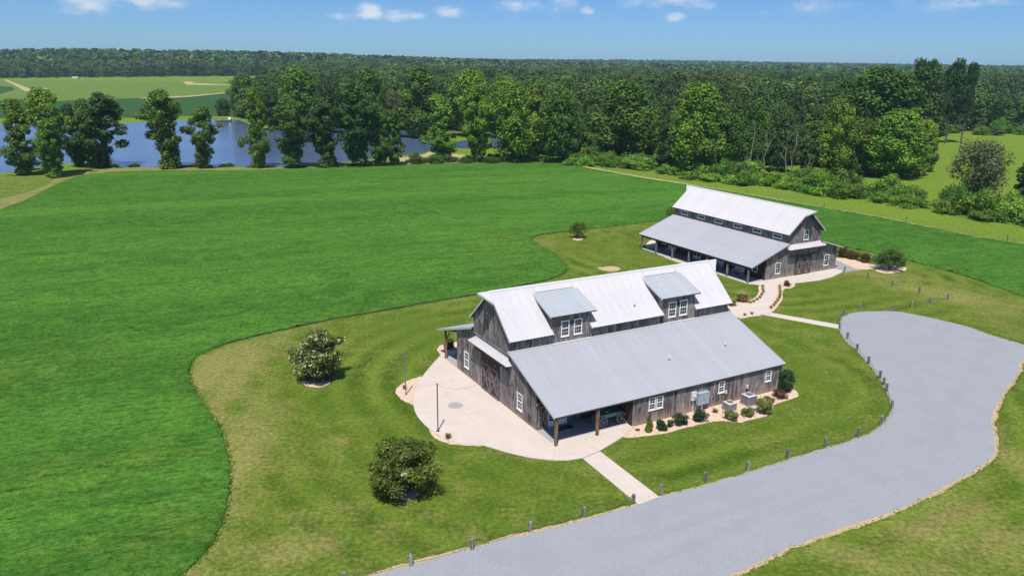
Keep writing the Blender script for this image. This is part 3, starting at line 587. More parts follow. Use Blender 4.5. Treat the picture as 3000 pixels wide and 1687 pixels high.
def boards(T, m, axis, c, a0, a1, zlo, zhi, pitch=.262, face=-1, holes=(), th=.026, name='wall_board', stuff=False, mb=None):
    """vertical boards on the wall plane axis=c between a0 and a1; zlo/zhi are numbers or functions; holes=(a0,a1,z0,z1)"""
    n = max(1, round((a1-a0)/pitch)); w = (a1-a0)/n; rr = random.Random(int(c*100+a0*10)); allb = MB()
    for i in range(n):
        u0 = a0+i*w+.011; u1 = a0+(i+1)*w-.011; um = (u0+u1)/2
        zl = zlo(um) if callable(zlo) else zlo
        t0 = zhi(u0) if callable(zhi) else zhi; t1 = zhi(u1) if callable(zhi) else zhi
        if max(t0, t1)-zl < .05: continue
        seg = [(zl, None)]; hs_ = [h for h in holes if h[0] < um < h[1]]
        b = allb; d = th*rr.uniform(.5, 1.6)
        def addseg(z0, z1a, z1b):
            if min(z1a, z1b)-z0 < .02: return
            f0, f1 = (c, c+face*d)
            if axis == 'y':
                P = [(u0, f0), (u1, f0), (u1, f1), (u0, f1)]; Tt = [z1a, z1b, z1b, z1a]
            else:
                P = [(f0, u0), (f0, u1), (f1, u1), (f1, u0)]; Tt = [z1a, z1b, z1b, z1a]
            bb = allb if stuff else MB()
            bb.hexa([(p[0], p[1], z0) for p in P], [(p[0], p[1], t) for p, t in zip(P, Tt)])
            if not stuff: bb.obj(name, m, T)
        cur = zl
        for h in sorted(hs_, key=lambda q: q[2]):
            addseg(cur, min(h[2], t0), min(h[2], t1)); cur = max(cur, h[3])
        addseg(cur, t0, t1)
    if stuff: allb.obj('siding', m, T, kind='stuff')
def window(T, axis, c, a0, a1, z0, z1, face=-1, cols=2, rows=2, sash=True, fr=.11, lintel=True, name='window'):
    """white framed sash window: frame under the barn, sash rails, muntins and panes under the frame"""
    def bx(b, u0, u1, zz0, zz1, d0, d1):
        if axis == 'y': b.box(u0, u1, min(c+face*d0, c+face*d1), max(c+face*d0, c+face*d1), zz0, zz1)
        else: b.box(min(c+face*d0, c+face*d1), max(c+face*d0, c+face*d1), u0, u1, zz0, zz1)
        return b
    f_ = MB(); bx(f_, a0, a0+fr, z0, z1, -.02, .06); bx(f_, a1-fr, a1, z0, z1, -.02, .06); bx(f_, a0+fr, a1-fr, z0, z0+fr, -.02, .06); bx(f_, a0+fr, a1-fr, z1-fr, z1, -.02, .06)
    if lintel: bx(f_, a0-.04, a1+.04, z0-.05, z0, -.02, .09)
    W_ = f_.obj(name, M['white'], T)
    zm = (z0+z1)/2; i0, i1 = a0+fr, a1-fr
    spans = [(z0+fr, zm-.04), (zm+.04, z1-fr)] if sash else [(z0+fr, z1-fr)]
    if sash: bx(MB(), i0, i1, zm-.04, zm+.04, -.015, .045).obj('sash_rail', M['white'], W_)
    for (s0, s1) in spans:
        mu = MB()
        for k in range(1, cols):
            u = i0+(i1-i0)*k/cols; bx(mu, u-.011, u+.011, s0, s1, .0, .022)
        for k in range(1, rows):
            v = s0+(s1-s0)*k/rows; bx(mu, i0, i1, v-.011, v+.011, .001, .021)
        if mu.v: mu.obj('muntin', M['white'], W_)
        bx(MB(), i0, i1, s0, s1, -.012, .004).obj('pane', M['glass'], W_)
    return W_
def xdoor(T, axis, c, a0, a1, z0, z1, face=-1, m='door_wood', mb='brace_wood'):
    def pt(u, z, d): return (u, c+face*d, z) if axis == 'y' else (c+face*d, u, z)
    n = 7; w = (a1-a0)/n; D = MB()
    lo, hi = sorted((c+face*.05, c+face*.075))
    (D.box(a0, a1, lo, hi, z0, z1) if axis == 'y' else D.box(lo, hi, a0, a1, z0, z1))
    d = D.obj('barn_door', M['back'], T)
    for i in range(n):
        u0 = a0+i*w+.008; u1 = a0+(i+1)*w-.008; b = MB(); lo, hi = sorted((c+face*.075, c+face*.098))
        (b.box(u0, u1, lo, hi, z0, z1) if axis == 'y' else b.box(lo, hi, u0, u1, z0, z1)); b.obj('door_board', M[m], d)
    upv = (0, 1, 0) if axis == 'y' else (1, 0, 0); zm = (z0+z1)/2
    for P, Q in [((a0+.1, z0+.1), (a1-.1, z0+.1)), ((a0+.1, z1-.1), (a1-.1, z1-.1)), ((a0+.1, zm), (a1-.1, zm))]:
        MB().bar(pt(*P, .118), pt(*Q, .118), .17, .03, upv).obj('door_rail', M[mb], d)
    for P, Q in [((a0+.09, z0+.02), (a0+.09, z1-.02)), ((a1-.09, z0+.02), (a1-.09, z1-.02))]:
        MB().bar(pt(*P, .122), pt(*Q, .122), .17, .03, upv).obj('door_stile', M[mb], d)
    for P, Q in [((a0+.15, z0+.15), (a1-.15, z1-.15)), ((a0+.15, z1-.15), (a1-.15, z0+.15))]:
        MB().bar(pt(*P, .13), pt(*Q, .13), .15, .028, upv).obj('door_brace', M[mb], d)
    return d
def gooseneck(T, axis, c, u, z, face=-1):
    def pt(uu, zz, d): return (uu, c+face*d, zz) if axis == 'y' else (c+face*d, uu, zz)
    b = MB(); pts = [pt(u, z+.32, .03), pt(u, z+.52, .18), pt(u, z+.56, .34), pt(u, z+.45, .46), pt(u, z+.22, .48)]
    for p, q in zip(pts, pts[1:]): b.tube(p, q, .022, n=6)
    a = b.obj('wall_lamp', M['black'], T); MB().tube(pt(u, z+.22, .48), pt(u, z+.05, .48), .05, .17, n=14).obj('lamp_shade', M['black'], a)
def awning(T, xw, face, yt0, yt1, zt, yo0, yo1, xo, zo, m):
    """ribbed metal awning with hipped ends; xw wall plane, xo how far it stands out"""
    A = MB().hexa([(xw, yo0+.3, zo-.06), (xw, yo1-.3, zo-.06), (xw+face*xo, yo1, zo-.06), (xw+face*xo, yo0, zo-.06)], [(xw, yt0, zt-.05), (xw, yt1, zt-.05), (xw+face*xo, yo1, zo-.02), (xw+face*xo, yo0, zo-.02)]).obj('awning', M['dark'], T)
    n = round((yo1-yo0)/.3); b = MB()
    for i in range(n):
        u0 = i/n; u1 = (i+1)/n; um = (u0+u1)/2
        def P(u, s_, h): y = (yt0+(yt1-yt0)*u)*(1-s_)+(yo0+(yo1-yo0)*u)*s_; return (xw+face*xo*s_, y, zt+(zo-zt)*s_+h)
        b.quad(P(u0, 0, .0), P(um-.1/n, 0, .0), P(um-.1/n, 1, .0), P(u0, 1, .0)); b.quad(P(um-.1/n, 0, .0), P(um, 0, .1), P(um, 1, .1), P(um-.1/n, 1, .0))
        b.quad(P(um, 0, .1), P(um+.22/n, 0, .1), P(um+.22/n, 1, .1), P(um, 1, .1)); b.quad(P(um+.22/n, 0, .1), P(um+.3/n, 0, .0), P(um+.3/n, 1, .0), P(um+.22/n, 1, .1)); b.quad(P(um+.3/n, 0, .0), P(u1, 0, .0), P(u1, 1, .0), P(um+.3/n, 1, .0))
    b.obj('awning_sheet', m, A)
    for (yt, yo, s_) in ((yt0, yo0, -1), (yt1, yo1, 1)):
        MB().quad((xw, yt, zt), (xw+face*xo, yo, zo), (xw+face*.01, yo+s_*.12-s_*.25, zo-.1)).obj('awning_end', m, A)
def prow(T, m, x, s_, ext, yk, yc, zk, zr):
    """triangular piece of roof running out over the gable to the ridge tip"""
    for sg in (-1, 1):
        y_k = yc+sg*(yk-yc)*(-1) if sg == 1 else yk
        P = [(x, y_k, zk), (x, yc, zr), (x+s_*ext, yc, zr)]
        b = MB(); b.v = [(p[0], p[1], p[2]+.012) for p in P]+[(p[0], p[1], p[2]-.12) for p in P]
        b.f = [(0, 1, 2), (5, 4, 3), (0, 3, 4, 1), (1, 4, 5, 2), (2, 5, 3, 0)]; b.obj('ridge_prow', m, T)
        MB().bar((x+s_*.02, y_k, zk-.06), (x+s_*(ext+.02), yc, zr-.06), .04, .16).obj('prow_trim', M['trim'], T)
def vent_pipe(T, x, y, z, h=.45):
    v = MB().tube((x, y, z-.1), (x, y, z+h), .06, n=10).obj('vent_pipe', M['white'], T); MB().tube((x, y, z-.02), (x, y, z+.08), .12, .08, n=10).obj('pipe_boot', M['black'], v)
def blade_wall(b, *a): b.box(*a)

AX, AY, ATH = 3.8435, 59.93, .50391
BX, BY, BTH = 22.464, 133.645, -1.05628
# --- front barn
A = empty('barn', (AX, AY, 0), ATH, label='nearer weathered barn with two roof dormers and open corner porch', cat='barn', group='weathered wood barns')
LA, y1, y2, yb = 26.17, 8.05, 15.63, 19.67; zL, zT, zE, zR = 2.74, 5.77, 7.11, 10.46; yc = (y1+y2)/2; o = .32; oy = .22
slA = (zT-zL)/y1; mA = (zR-zE)/(yc-y1); dp = 3.32; xp = 7.95
# solid cores behind the boards
cb = MB(); cb.box(0, LA, y1, y2, .06, zE-.12)
cb.hexa([(0, y1, zE-.12), (LA, y1, zE-.12), (LA, y2, zE-.12), (0, y2, zE-.12)], [(0, yc-.01, zR-.2), (LA, yc-.01, zR-.2), (LA, yc+.01, zR-.2), (0, yc+.01, zR-.2)]); cb.obj('wall', M['back'], A)
def lt(y): return zL+slA*y-.18
MB().hexa([(xp, 0, .0), (LA, 0, .0), (LA, y1-.01, .0), (xp, y1-.01, .0)], [(xp, 0, lt(0)), (LA, 0, lt(0)), (LA, y1-.01, lt(y1)), (xp, y1-.01, lt(y1))]).obj('wall', M['back'], A)
MB().hexa([(0, dp, .0), (xp-.01, dp, .0), (xp-.01, y1-.01, .0), (0, y1-.01, .0)], [(0, dp, lt(dp)), (xp-.01, dp, lt(dp)), (xp-.01, y1-.01, lt(y1)), (0, y1-.01, lt(y1))]).obj('wall', M['back'], A)
zb2 = 5.75; sb = (zb2-4.42)/(yb-y2)
def bk(y): return zb2-sb*(y-y2)-.18
MB().hexa([(0, y2+.01, .0), (LA, y2+.01, .0), (LA, yb, .0), (0, yb, .0)], [(0, y2+.01, bk(y2)), (LA, y2+.01, bk(y2)), (LA, yb, bk(yb)), (0, yb, bk(yb))]).obj('wall', M['back'], A)
# roofs
roof_plane(A, M['roof_grey'], -o, LA+o, (-oy, zL-slA*oy+.1), (y1-.03, zT+.1))
zek = zE-.4*mA+.1
def main_roof(T, Lb, oo, ya, yb_, yc_, zr, mm_, ov, gaps, m):
    ex = -oo; edges = []
    for g0, g1 in gaps: edges.append((ex, g0, 'full')); edges.append((g0, g1, 'gap')); ex = g1
    edges.append((ex, Lb+oo, 'full'))
    for (u0, u1, kd) in edges:
        if kd == 'full': roof_plane(T, m, u0, u1, (ya-ov, zr-mm_*(yc_-ya+ov)), (yc_, zr))
        else: roof_plane(T, m, u0, u1, (yc_-.62, zr-.62*mm_), (yc_, zr))
    roof_plane(T, m, -oo, Lb+oo, (yb_+ov, zr-mm_*(yb_+ov-yc_)), (yc_, zr))
    MB().hexa([(-oo, yc_-.16, zr-.09), (Lb+oo, yc_-.16, zr-.09), (Lb+oo, yc_+.16, zr-.09), (-oo, yc_+.16, zr-.09)], [(-oo, yc_-.01, zr+.06), (Lb+oo, yc_-.01, zr+.06), (Lb+oo, yc_+.01, zr+.06), (-oo, yc_+.01, zr+.06)]).obj('ridge_cap', m, T)
main_roof(A, LA, o, y1, y2, yc, zR+.1, mA, .4, [(4.32, 8.62), (17.30, 21.55)], M['roof_white'])
prow(A, M['roof_white'], -o, -1, 1.16, 10.78, yc, zR+.1-mA*(yc-10.78), zR+.1)
prow(A, M['roof_white'], LA+o, 1, 1.16, 10.6, yc, zR+.1-mA*(yc-10.6), zR+.1)
roof_plane(A, M['roof_blue'], -o, LA+o, (24.3, zb2-sb*(24.3-y2)+.1), (y2+.03, zb2+.1))
for u0, u1 in ((-o, 4.3), (8.64, 17.28), (21.57, LA+o)): MB().box(u0, u1, y1-.26, y1-.035, zT+.03, zT+.075).obj('wall_flashing', M['trim'], A)
for u0, u1 in ((4.32, 8.62), (17.30, 21.55)): MB().box(u0, u1, y1-.30, y1-.035, zT+.035, zT+.08).obj('wall_flashing', M['roof_white'], A)
# dormers
def dormer(T, x0, x1, wins):
    yf = y1; zf = 8.62; yt_ = yc-.6; zt_ = zR+.1-mA*.6; sl = (zt_-zf-.22)/(yt_-yf)
    def zt(y): return zf+(y-yf)*sl
    MB().hexa([(x0, yf, 5.6), (x1, yf, 5.6), (x1, yt_, 5.6), (x0, yt_, 5.6)], [(x0, yf, zt(yf)), (x1, yf, zt(yf)), (x1, yt_, zt(yt_)), (x0, yt_, zt(yt_))]).obj('dormer_wall', M['back'], T)
    roof_plane(T, M['roof_blue'], x0-.35, x1+.35, (yf-.45, zt(yf-.45)+.16), (yt_+.05, zt(yt_)+.18))
    boards(T, M['barn'], 'y', yf, x0, x1, 5.72, zf, holes=[(a+.05, b-.05, c+.03, d-.03) for a, b, c, d in wins])
    for xx, fc in ((x0, -1), (x1, 1)): boards(T, M['barn'], 'x', xx, yf, yt_, lambda y: zR-mA*(yc-y)-.1, lambda y: zt(y), face=fc)
    for a, b, c, d in wins: window(T, 'y', yf, a, b, c, d, cols=3, rows=2)
    MB().box((x0+x1)/2-.12, (x0+x1)/2+.12, yf-.14, yf-.03, 7.55, 7.75).obj('wall_lamp', M['black'], T)
dormer(A, 4.32, 8.62, [(5.32, 6.24, 6.36, 7.93), (6.76, 7.69, 6.36, 7.92)])
dormer(A, 17.30, 21.55, [(18.14, 19.14, 6.36, 7.98), (19.58, 20.62, 6.36, 8.0)])
# boards
zpl = .06
winf = [(9.70, 10.47, 1.2, 2.42), (10.56, 11.33, 1.2, 2.40), (17.95, 18.72, 1.22, 2.40), (24.06, 24.85, 1.2, 2.37)]
boards(A, M['barn'], 'y', 0, xp, LA, zpl, lt(0)-.02, holes=[(a+.05, b-.05, c+.03, d-.03) for a, b, c, d in winf])
for a, b, c, d in winf: window(A, 'y', 0, a, b, c, d)
gw = [(16.83, 17.88, .92, 2.63), (5.71, 6.70, .78, 2.42)]; doorh = (10.2, 13.8, 0, 3.78)
def gz(y): return min((zL+slA*y-.05) if y < y1 else ((zE+mA*(y-y1)-.08) if y < yc else ((zR-mA*(y-yc)-.08) if y < y2 else zb2-sb*(y-y2)-.05)), 99)
lvl = 5.28
boards(A, M['barn'], 'x', 0, dp+.02, yb, zpl, lambda y: min(gz(y), lvl) if y1 < y < y2 else gz(y), holes=[(a+.05, b-.05, c+.03, d-.03) for a, b, c, d in gw]+[doorh])
boards(A, M['barn'], 'x', -.03, y1, y2, lvl+.02, gz)
MB().box(-.11, -.04, y1, y2, lvl-.06, lvl+.14).obj('gable_band', M['post_grey'], A)
for a, b, c, d in gw: window(A, 'x', 0, a, b, c, d)
xdoor(A, 'x', 0, 10.2, 11.99, .08, 3.0); xdoor(A, 'x', 0, 12.01, 13.8, .08, 3.0)
MB().box(-.1, -.0, 10.2, 13.8, 3.02, 3.78).obj('door_header', M['barn_dark'], A)
MB().box(-.13, -.05, 8.6, 15.2, 3.80, 3.92).obj('door_track', M['black'], A)
for yy in (9.2, 10.9, 12.4, 14.1): MB().tube((-.16, yy, 3.35), (-.16, yy, 3.5), .05, n=8).obj('track_light', M['bulb'], A)
awning(A, 0, -1, 8.5, 15.05, 5.08, 7.55, 15.55, .78, 4.62, M['roof_white'])
for yy in (18.3, 6.9): gooseneck(A, 'x', 0, yy, 2.95)
gooseneck(A, 'x', -.03, yc, 8.4)
for (x0, x1_) in ((0, 4.30), (8.64, 17.28), (21.57, LA)): boards(A, M['barn'], 'y', y1, x0, x1_, 5.75, zE-.1)
boards(A, M['barn'], 'x', LA, 0, yb, zpl, gz, face=1, stuff=True); boards(A, M['barn'], 'y', yb, 0, LA, zpl, bk(yb), face=1, stuff=True); boards(A, M['barn'], 'y', y2, 0, LA, zb2, zE-.1, face=1, stuff=True)
MB().box(-.05, .06, dp-.06, dp+.02, zpl, lt(dp)).obj('corner_board', M['barn2'], A)
MB().box(LA-.02, LA+.05, -.05, .05, zpl, lt(0)).obj('corner_board', M['barn2'], A)
# porch in the corner
MB().box(-.02, xp, 0, dp-.001, .0, .075).obj('porch_floor', M['concrete_grey'], A)
MB().hexa([(-.02, -.02, .061), (xp, -.02, .061), (xp, .62, .061), (-.02, .62, .061)], [(-.02, -.02, .079), (xp, -.02, .079), (xp, .62, .079), (-.02, .62, .079)]).obj('porch_edge', M['concrete'], A)  # pale strip up to the eave's shadow line: sunlight put into the colour
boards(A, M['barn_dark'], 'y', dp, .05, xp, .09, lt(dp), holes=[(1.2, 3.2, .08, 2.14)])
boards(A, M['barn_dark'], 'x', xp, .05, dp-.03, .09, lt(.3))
MB().hexa([(-.05, -.05, 2.50), (xp, -.05, 2.50), (xp, .1, 2.50), (-.05, .1, 2.50)], [(-.05, -.05, 2.72), (xp, -.05, 2.72), (xp, .1, 2.76), (-.05, .1, 2.76)]).obj('porch_beam', M['post_dark'], A)
MB().bar((-.02, 0, 2.62), (-.02, dp, 3.85), .1, .2).obj('porch_beam', M['post_dark'], A)
for xx in (.0, 4.2):
    MB().box(xx-.11, xx+.11, -.1, .12, .06, 2.52).obj('porch_post', M['post_wood'], A)
    MB().bar((xx, .05, 1.85), (xx, .8, 2.75), .08, .1).obj('post_brace', M['post_dark'], A)
MB().bar((-.02, dp-.1, 2.3), (-.02, dp-1.2, 3.3), .08, .1).obj('post_brace', M['post_dark'], A)
fd = MB().box(1.2, 3.2, dp-.05, dp+.0, .1, 2.14).obj('french_door', M['white'], A)
for i in range(2):
    MB().box(1.32+i*.98, 2.10+i*.98, dp-.075, dp-.052, .62, 1.98).obj('pane', M['glass'], fd)
    mu = MB()
    for k in (1, 2): mu.box(1.32+i*.98+.26*k-.012, 1.32+i*.98+.26*k+.012, dp-.09, dp-.078, .62, 1.98)
    for k in (1, 2, 3, 4): mu.box(1.32+i*.98, 2.1+i*.98, dp-.092, dp-.0765, .62+.272*k-.012, .62+.272*k+.012)
    mu.obj('muntin', M['white'], fd)
xd = xdoor(A, 'y', dp, .08, 1.12, .1, 2.3)
xdoor(A, 'y', dp, 3.3, 4.5, .1, 2.3)
MB().box(1.7, 3.3, dp-1.15, dp-.35, .08, .095).obj('door_mat', M['black'], label='black mat before the white french doors of the near barn', cat='door mat').parent = A
bpy.data.objects['door_mat'].parent = None; bpy.data.objects['door_mat'].matrix_world = Matrix.Translation((AX, AY, 0))@Matrix.Rotation(ATH, 4, 'Z')
pl = MB().tube((.0, dp-.15, 2.45), (.0, dp-.15, 2.62), .07, n=10).obj('porch_lamp', M['bulb'], A)
# rear porch
MB().box(-.02, LA, yb, 23.3, .0, .075).obj('porch_floor', M['concrete_grey'], A)
for xx in (.05, 6.5, 13, 19.5, 26):
    MB().box(xx-.1, xx+.1, 22.65, 22.85, .06, 3.30).obj('porch_post', M['post_wood'], A)
    MB().bar((xx, 22.7, 2.1), (xx, 21.7, 3.35), .08, .12).obj('post_brace', M['post_dark'], A)
MB().box(-.05, LA, 22.6, 22.9, 3.30, 3.48).obj('porch_beam', M['post_dark'], A)
MB().bar((.05, yb, 4.1), (.05, 22.75, 3.38), .1, .18).obj('porch_beam', M['post_dark'], A)
# vents
for x_, y_ in ((14.6, 3.3), (21.92, 3.55)): vent_pipe(A, x_, y_, lt(y_)+.28)
vent_pipe(A, 14.44, 8.85, zR+.1-mA*(yc-8.85)); vent_pipe(A, 18.2, 10.3, 9.55)

# --- far barn
B = empty('barn', (BX, BY, 0), BTH, label='farther grey barn with clerestory windows and long open side porch', cat='barn', group='weathered wood barns')
LB, b1, b2, bb_ = 25.14, 7.39, 14.65, 18.98; wL, wT, wE, wR = 2.52, 5.24, 6.95, 10.09; bc = (b1+b2)/2; bo = .6
sB = (wT-wL)/b1; mB = (wR-wE)/(bc-b1); bp = 3.46
cb = MB(); cb.box(0, LB, b1, b2, .05, wE-.12); cb.hexa([(0, b1, wE-.12), (LB, b1, wE-.12), (LB, b2, wE-.12), (0, b2, wE-.12)], [(0, bc-.01, wR-.2), (LB, bc-.01, wR-.2), (LB, bc+.01, wR-.2), (0, bc+.01, wR-.2)]); cb.obj('wall', M['back'], B)
def ltB(y): return wL+sB*y-.16
MB().hexa([(0, bp, 0), (LB, bp, 0), (LB, b1-.01, 0), (0, b1-.01, 0)], [(0, bp, ltB(bp)), (LB, bp, ltB(bp)), (LB, b1-.01, ltB(b1)), (0, b1-.01, ltB(b1))]).obj('wall', M['back'], B)
zb3 = 4.95; sb3 = (zb3-3.72)/(bb_-b2)
def bkB(y): return zb3-sb3*(y-b2)-.16
MB().hexa([(0, b2+.01, 0), (LB, b2+.01, 0), (LB, bb_, 0), (0, bb_, 0)], [(0, b2+.01, bkB(b2)), (LB, b2+.01, bkB(b2)), (LB, bb_, bkB(bb_)), (0, bb_, bkB(bb_))]).obj('wall', M['back'], B)
roof_plane(B, M['roof_grey'], -bo, LB+bo, (-.2, wL-sB*.2+.1), (b1-.03, wT+.1))
main_roof(B, LB, bo, b1, b2, bc, wR+.1, mB, .4, [], M['roof_white'])
for xx, s_ in ((-bo, -1), (LB+bo, 1)): prow(B, M['roof_white'], xx, s_, 1.18, bc-1.0, bc, wR+.1-mB*1.0, wR+.1)
roof_plane(B, M['roof_blue'], -bo, LB+bo, (19.75, zb3-sb3*(19.75-b2)+.1), (b2+.03, zb3+.1))
def gzB(y): return (wL+sB*y-.05) if y < b1 else ((wE+mB*(y-b1)-.08) if y < bc else ((wR-mB*(y-bc)-.08) if y < b2 else zb3-sb3*(y-b2)-.05))
wB = [(5.44, 6.53, .76, 2.48), (16.15, 17.25, .82, 2.57)]; up_w = (10.86, 11.95, 5.47, 7.08); doorB = (9.8, 13.05, 0, 3.06)
boards(B, M['barn2'], 'x', LB, bp+.02, bb_, .06, lambda y: min(gzB(y), 5.0) if b1 < y < b2 else gzB(y), face=1, pitch=.27, holes=[(a+.05, b-.05, c+.03, d-.03) for a, b, c, d in wB]+[doorB])
boards(B, M['barn2'], 'x', LB+.03, b1, b2, 5.02, gzB, face=1, pitch=.27, holes=[(up_w[0]+.05, up_w[1]-.05, up_w[2]+.03, up_w[3]-.03)])
for a, b, c, d in wB: window(B, 'x', LB, a, b, c, d, face=1)
window(B, 'x', LB+.03, *up_w, face=1)
xdoor(B, 'x', LB, 9.8, 11.41, .06, 2.85, 1, 'barn2', 'brace_dark'); xdoor(B, 'x', LB, 11.43, 13.05, .06, 2.85, 1, 'barn2', 'brace_dark')
MB().box(LB, LB+.09, 9.8, 13.05, 2.87, 3.06).obj('door_header', M['door_wood'], B); MB().box(LB+.03, LB+.13, 8.4, 14.4, 3.08, 3.2).obj('door_track', M['black'], B)
awning(B, LB, 1, 8.3, 14.7, 5.02, 7.35, 15.25, .95, 4.42, M['roof_white'])
for yy in (5.97, 16.7): gooseneck(B, 'x', LB, yy, 2.72, face=1)
gooseneck(B, 'x', LB+.03, 11.9, 8.3, face=1)
cl = [(1.28+k*4.235, 3.13+k*4.235, 5.80, 6.40) for k in range(6)]; cl[5] = (22.3, 24.15, 5.76, 6.36)
boards(B, M['barn2'], 'y', b1, 0, LB, 5.2, wE-.1, pitch=.27, holes=[(a+.05, b-.05, c+.03, d-.03) for a, b, c, d in cl])
for a, b, c, d in cl: window(B, 'y', b1, a, b, c, d, cols=2, rows=1, sash=False, fr=.13)
for k in range(5): MB().box(4.2+k*4.235, 4.4+k*4.235, b1-.12, b1-.03, 6.05, 6.25).obj('wall_lamp', M['black'], B)
boards(B, M['barn2'], 'x', 0, bp, bb_, .06, gzB, face=-1, stuff=True); boards(B, M['barn2'], 'y', bb_, 0, LB, .06, bkB(bb_), face=1, stuff=True); boards(B, M['barn2'], 'y', b2, 0, LB, zb3, wE-.1, face=1, stuff=True)
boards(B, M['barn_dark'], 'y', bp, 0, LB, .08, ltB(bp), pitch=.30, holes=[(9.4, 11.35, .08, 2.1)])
MB().box(0, LB, 0, bp-.001, 0, .055).obj('porch_floor', M['concrete_grey'], B)
MB().box(4.6, LB+.02, -.22, .12, .0, .062).obj('porch_edge', M['concrete'], B)
MB().box(-.1, LB+.1, -.02, .14, 2.14, 2.38).obj('porch_beam', M['post_dark'], B)
for xx in (.1, 3.95, 8.1, 12.1, 16.3, 20.75, LB-.1):
    MB().box(xx-.12, xx+.12, -.05, .17, .05, 2.16).obj('porch_post', M['post_grey'], B)
MB().bar((LB-.05, 0, 2.2), (LB-.05, bp, ltB(bp)-.05), .1, .18).obj('porch_beam', M['post_dark'], B)
fd = MB().box(9.4, 11.35, bp-.06, bp, .1, 2.1).obj('french_door', M['white'], B)
for i in range(2): MB().box(9.52+i*.96, 10.26+i*.96, bp-.085, bp-.062, .6, 1.95).obj('pane', M['glass'], fd)
window(B, 'y', bp, 18.3, 19.4, .95, 2.1); window(B, 'y', bp, 22.5, 23.6, .9, 2.1); window(B, 'y', bp, 1.5, 2.5, .9, 2.1)
vent_pipe(B, 3.96, 5.58, ltB(5.58)+.26, h=.5)

# ------------------------------------------------------------------ things around the barns
def inA(x, y, z=0): v = Matrix.Rotation(ATH, 3, 'Z')@Vector((x, y, 0)); return (AX+v.x, AY+v.y, z)
def inB(x, y, z=0): v = Matrix.Rotation(BTH, 3, 'Z')@Vector((x, y, 0)); return (BX+v.x, BY+v.y, z)
# white benches on the far porch
def bench(loc, rz, label):
    T = empty('bench', loc, rz, label=label, cat='bench', group='white benches on the far porch')
    for k in range(4): MB().box(-.95, .95, -.05-.13*k, .06-.13*k, .43, .46).obj('seat_slat', M['bench'], T)
    for k in range(13):
        x = -.9+k*.15; MB().hexa([(x-.045, .08, .5), (x+.045, .08, .5), (x+.045, .11, .5), (x-.045, .11, .5)], [(x-.045, .20, .98), (x+.045, .20, .98), (x+.045, .23, .98), (x-.045, .23, .98)]).obj('back_slat', M['bench'], T)
    MB().box(-.97, .97, .19, .25, .96, 1.04).obj('top_rail', M['bench'], T)
    for sx in (-1, 1):
        for yy in (-.42, .1): MB().box(sx*.92-.035, sx*.92+.035, yy-.035, yy+.035, 0, .66 if yy < 0 else .9).obj('leg', M['bench'], T)
        MB().box(sx*.92-.045, sx*.92+.045, -.48, .16, .66, .7).obj('armrest', M['bench'], T)
bench(inB(4.75, 2.7, .055), BTH, 'white slatted bench at the far end of the porch, left of the french doors')
bench(inB(16.0, 2.9, .055), BTH, 'white slatted bench showing just past the near roof tip, middle of the porch')
bench(inB(20.55, 2.75, .055), BTH, 'white slatted bench nearest the porch corner post on the right')
# wagon
T = empty('wagon', inA(6.55, 1.55, .075), ATH, label='old green farm wagon with spoked wheels parked in the near porch', cat='wagon')
MB().box(-1.15, 1.15, -.45, .45, .78, .84).obj('floor_boards', M['wheel'], T)
for s_ in (-1, 1): MB().box(-1.15, 1.15, s_*.45-.025, s_*.45+.025, .84, 1.12).obj('side_board', M['wagon'], T)
for s_ in (-1, 1): MB().box(s_*1.13-.02, s_*1.13+.02, -.42, .42, .842, 1.12).obj('end_board', M['wagon'], T)
MB().box(-.75, -.35, -.4, .4, 1.28, 1.33).obj('seat', M['wheel'], T)
for s_ in (-1, 1): MB().box(-.57, -.53, s_*.35-.02, s_*.35+.02, 1.12, 1.28).obj('seat_support', M['black'], T)
for (wx, r) in ((-1.0, .46), (.95, .53)):
    MB().tube((wx, -.55, r), (wx, .55, r), .045, n=8).obj('axle', M['wheel'], T)
    MB().box(wx-.06, wx+.06, -.4, .4, r+.03, .78).obj('bolster', M['wheel'], T)
    for s_ in (-1, 1):
        w = MB(); n = 28
        for i in range(n):
            a, b2_ = 2*math.pi*i/n, 2*math.pi*(i+1)/n
            w.hexa([(wx+math.cos(a)*(r-.07), s_*.58-.03, r+math.sin(a)*(r-.07)), (wx+math.cos(a)*r, s_*.58-.03, r+math.sin(a)*r), (wx+math.cos(b2_)*r, s_*.58-.03, r+math.sin(b2_)*r), (wx+math.cos(b2_)*(r-.07), s_*.58-.03, r+math.sin(b2_)*(r-.07))],
                   [(wx+math.cos(a)*(r-.07), s_*.58+.03, r+math.sin(a)*(r-.07)), (wx+math.cos(a)*r, s_*.58+.03, r+math.sin(a)*r), (wx+math.cos(b2_)*r, s_*.58+.03, r+math.sin(b2_)*r), (wx+math.cos(b2_)*(r-.07), s_*.58+.03, r+math.sin(b2_)*(r-.07))])
        W_ = w.obj('wheel', M['wheel'], T)
        for i in range(14):
            a = 2*math.pi*i/14; MB().tube((wx+math.cos(a)*.07, s_*.58, r+math.sin(a)*.07), (wx+math.cos(a)*(r-.05), s_*.58, r+math.sin(a)*(r-.05)), .018, n=6).obj('spoke', M['wheel'], W_)
        MB().tube((wx, s_*.58-.09, r), (wx, s_*.58+.09, r), .085, n=12).obj('hub', M['wheel'], W_)
MB().tube((1.0, -.2, .5), (1.45, -.95, .03), .035, n=8).obj('tongue', M['boxgrey'], T)
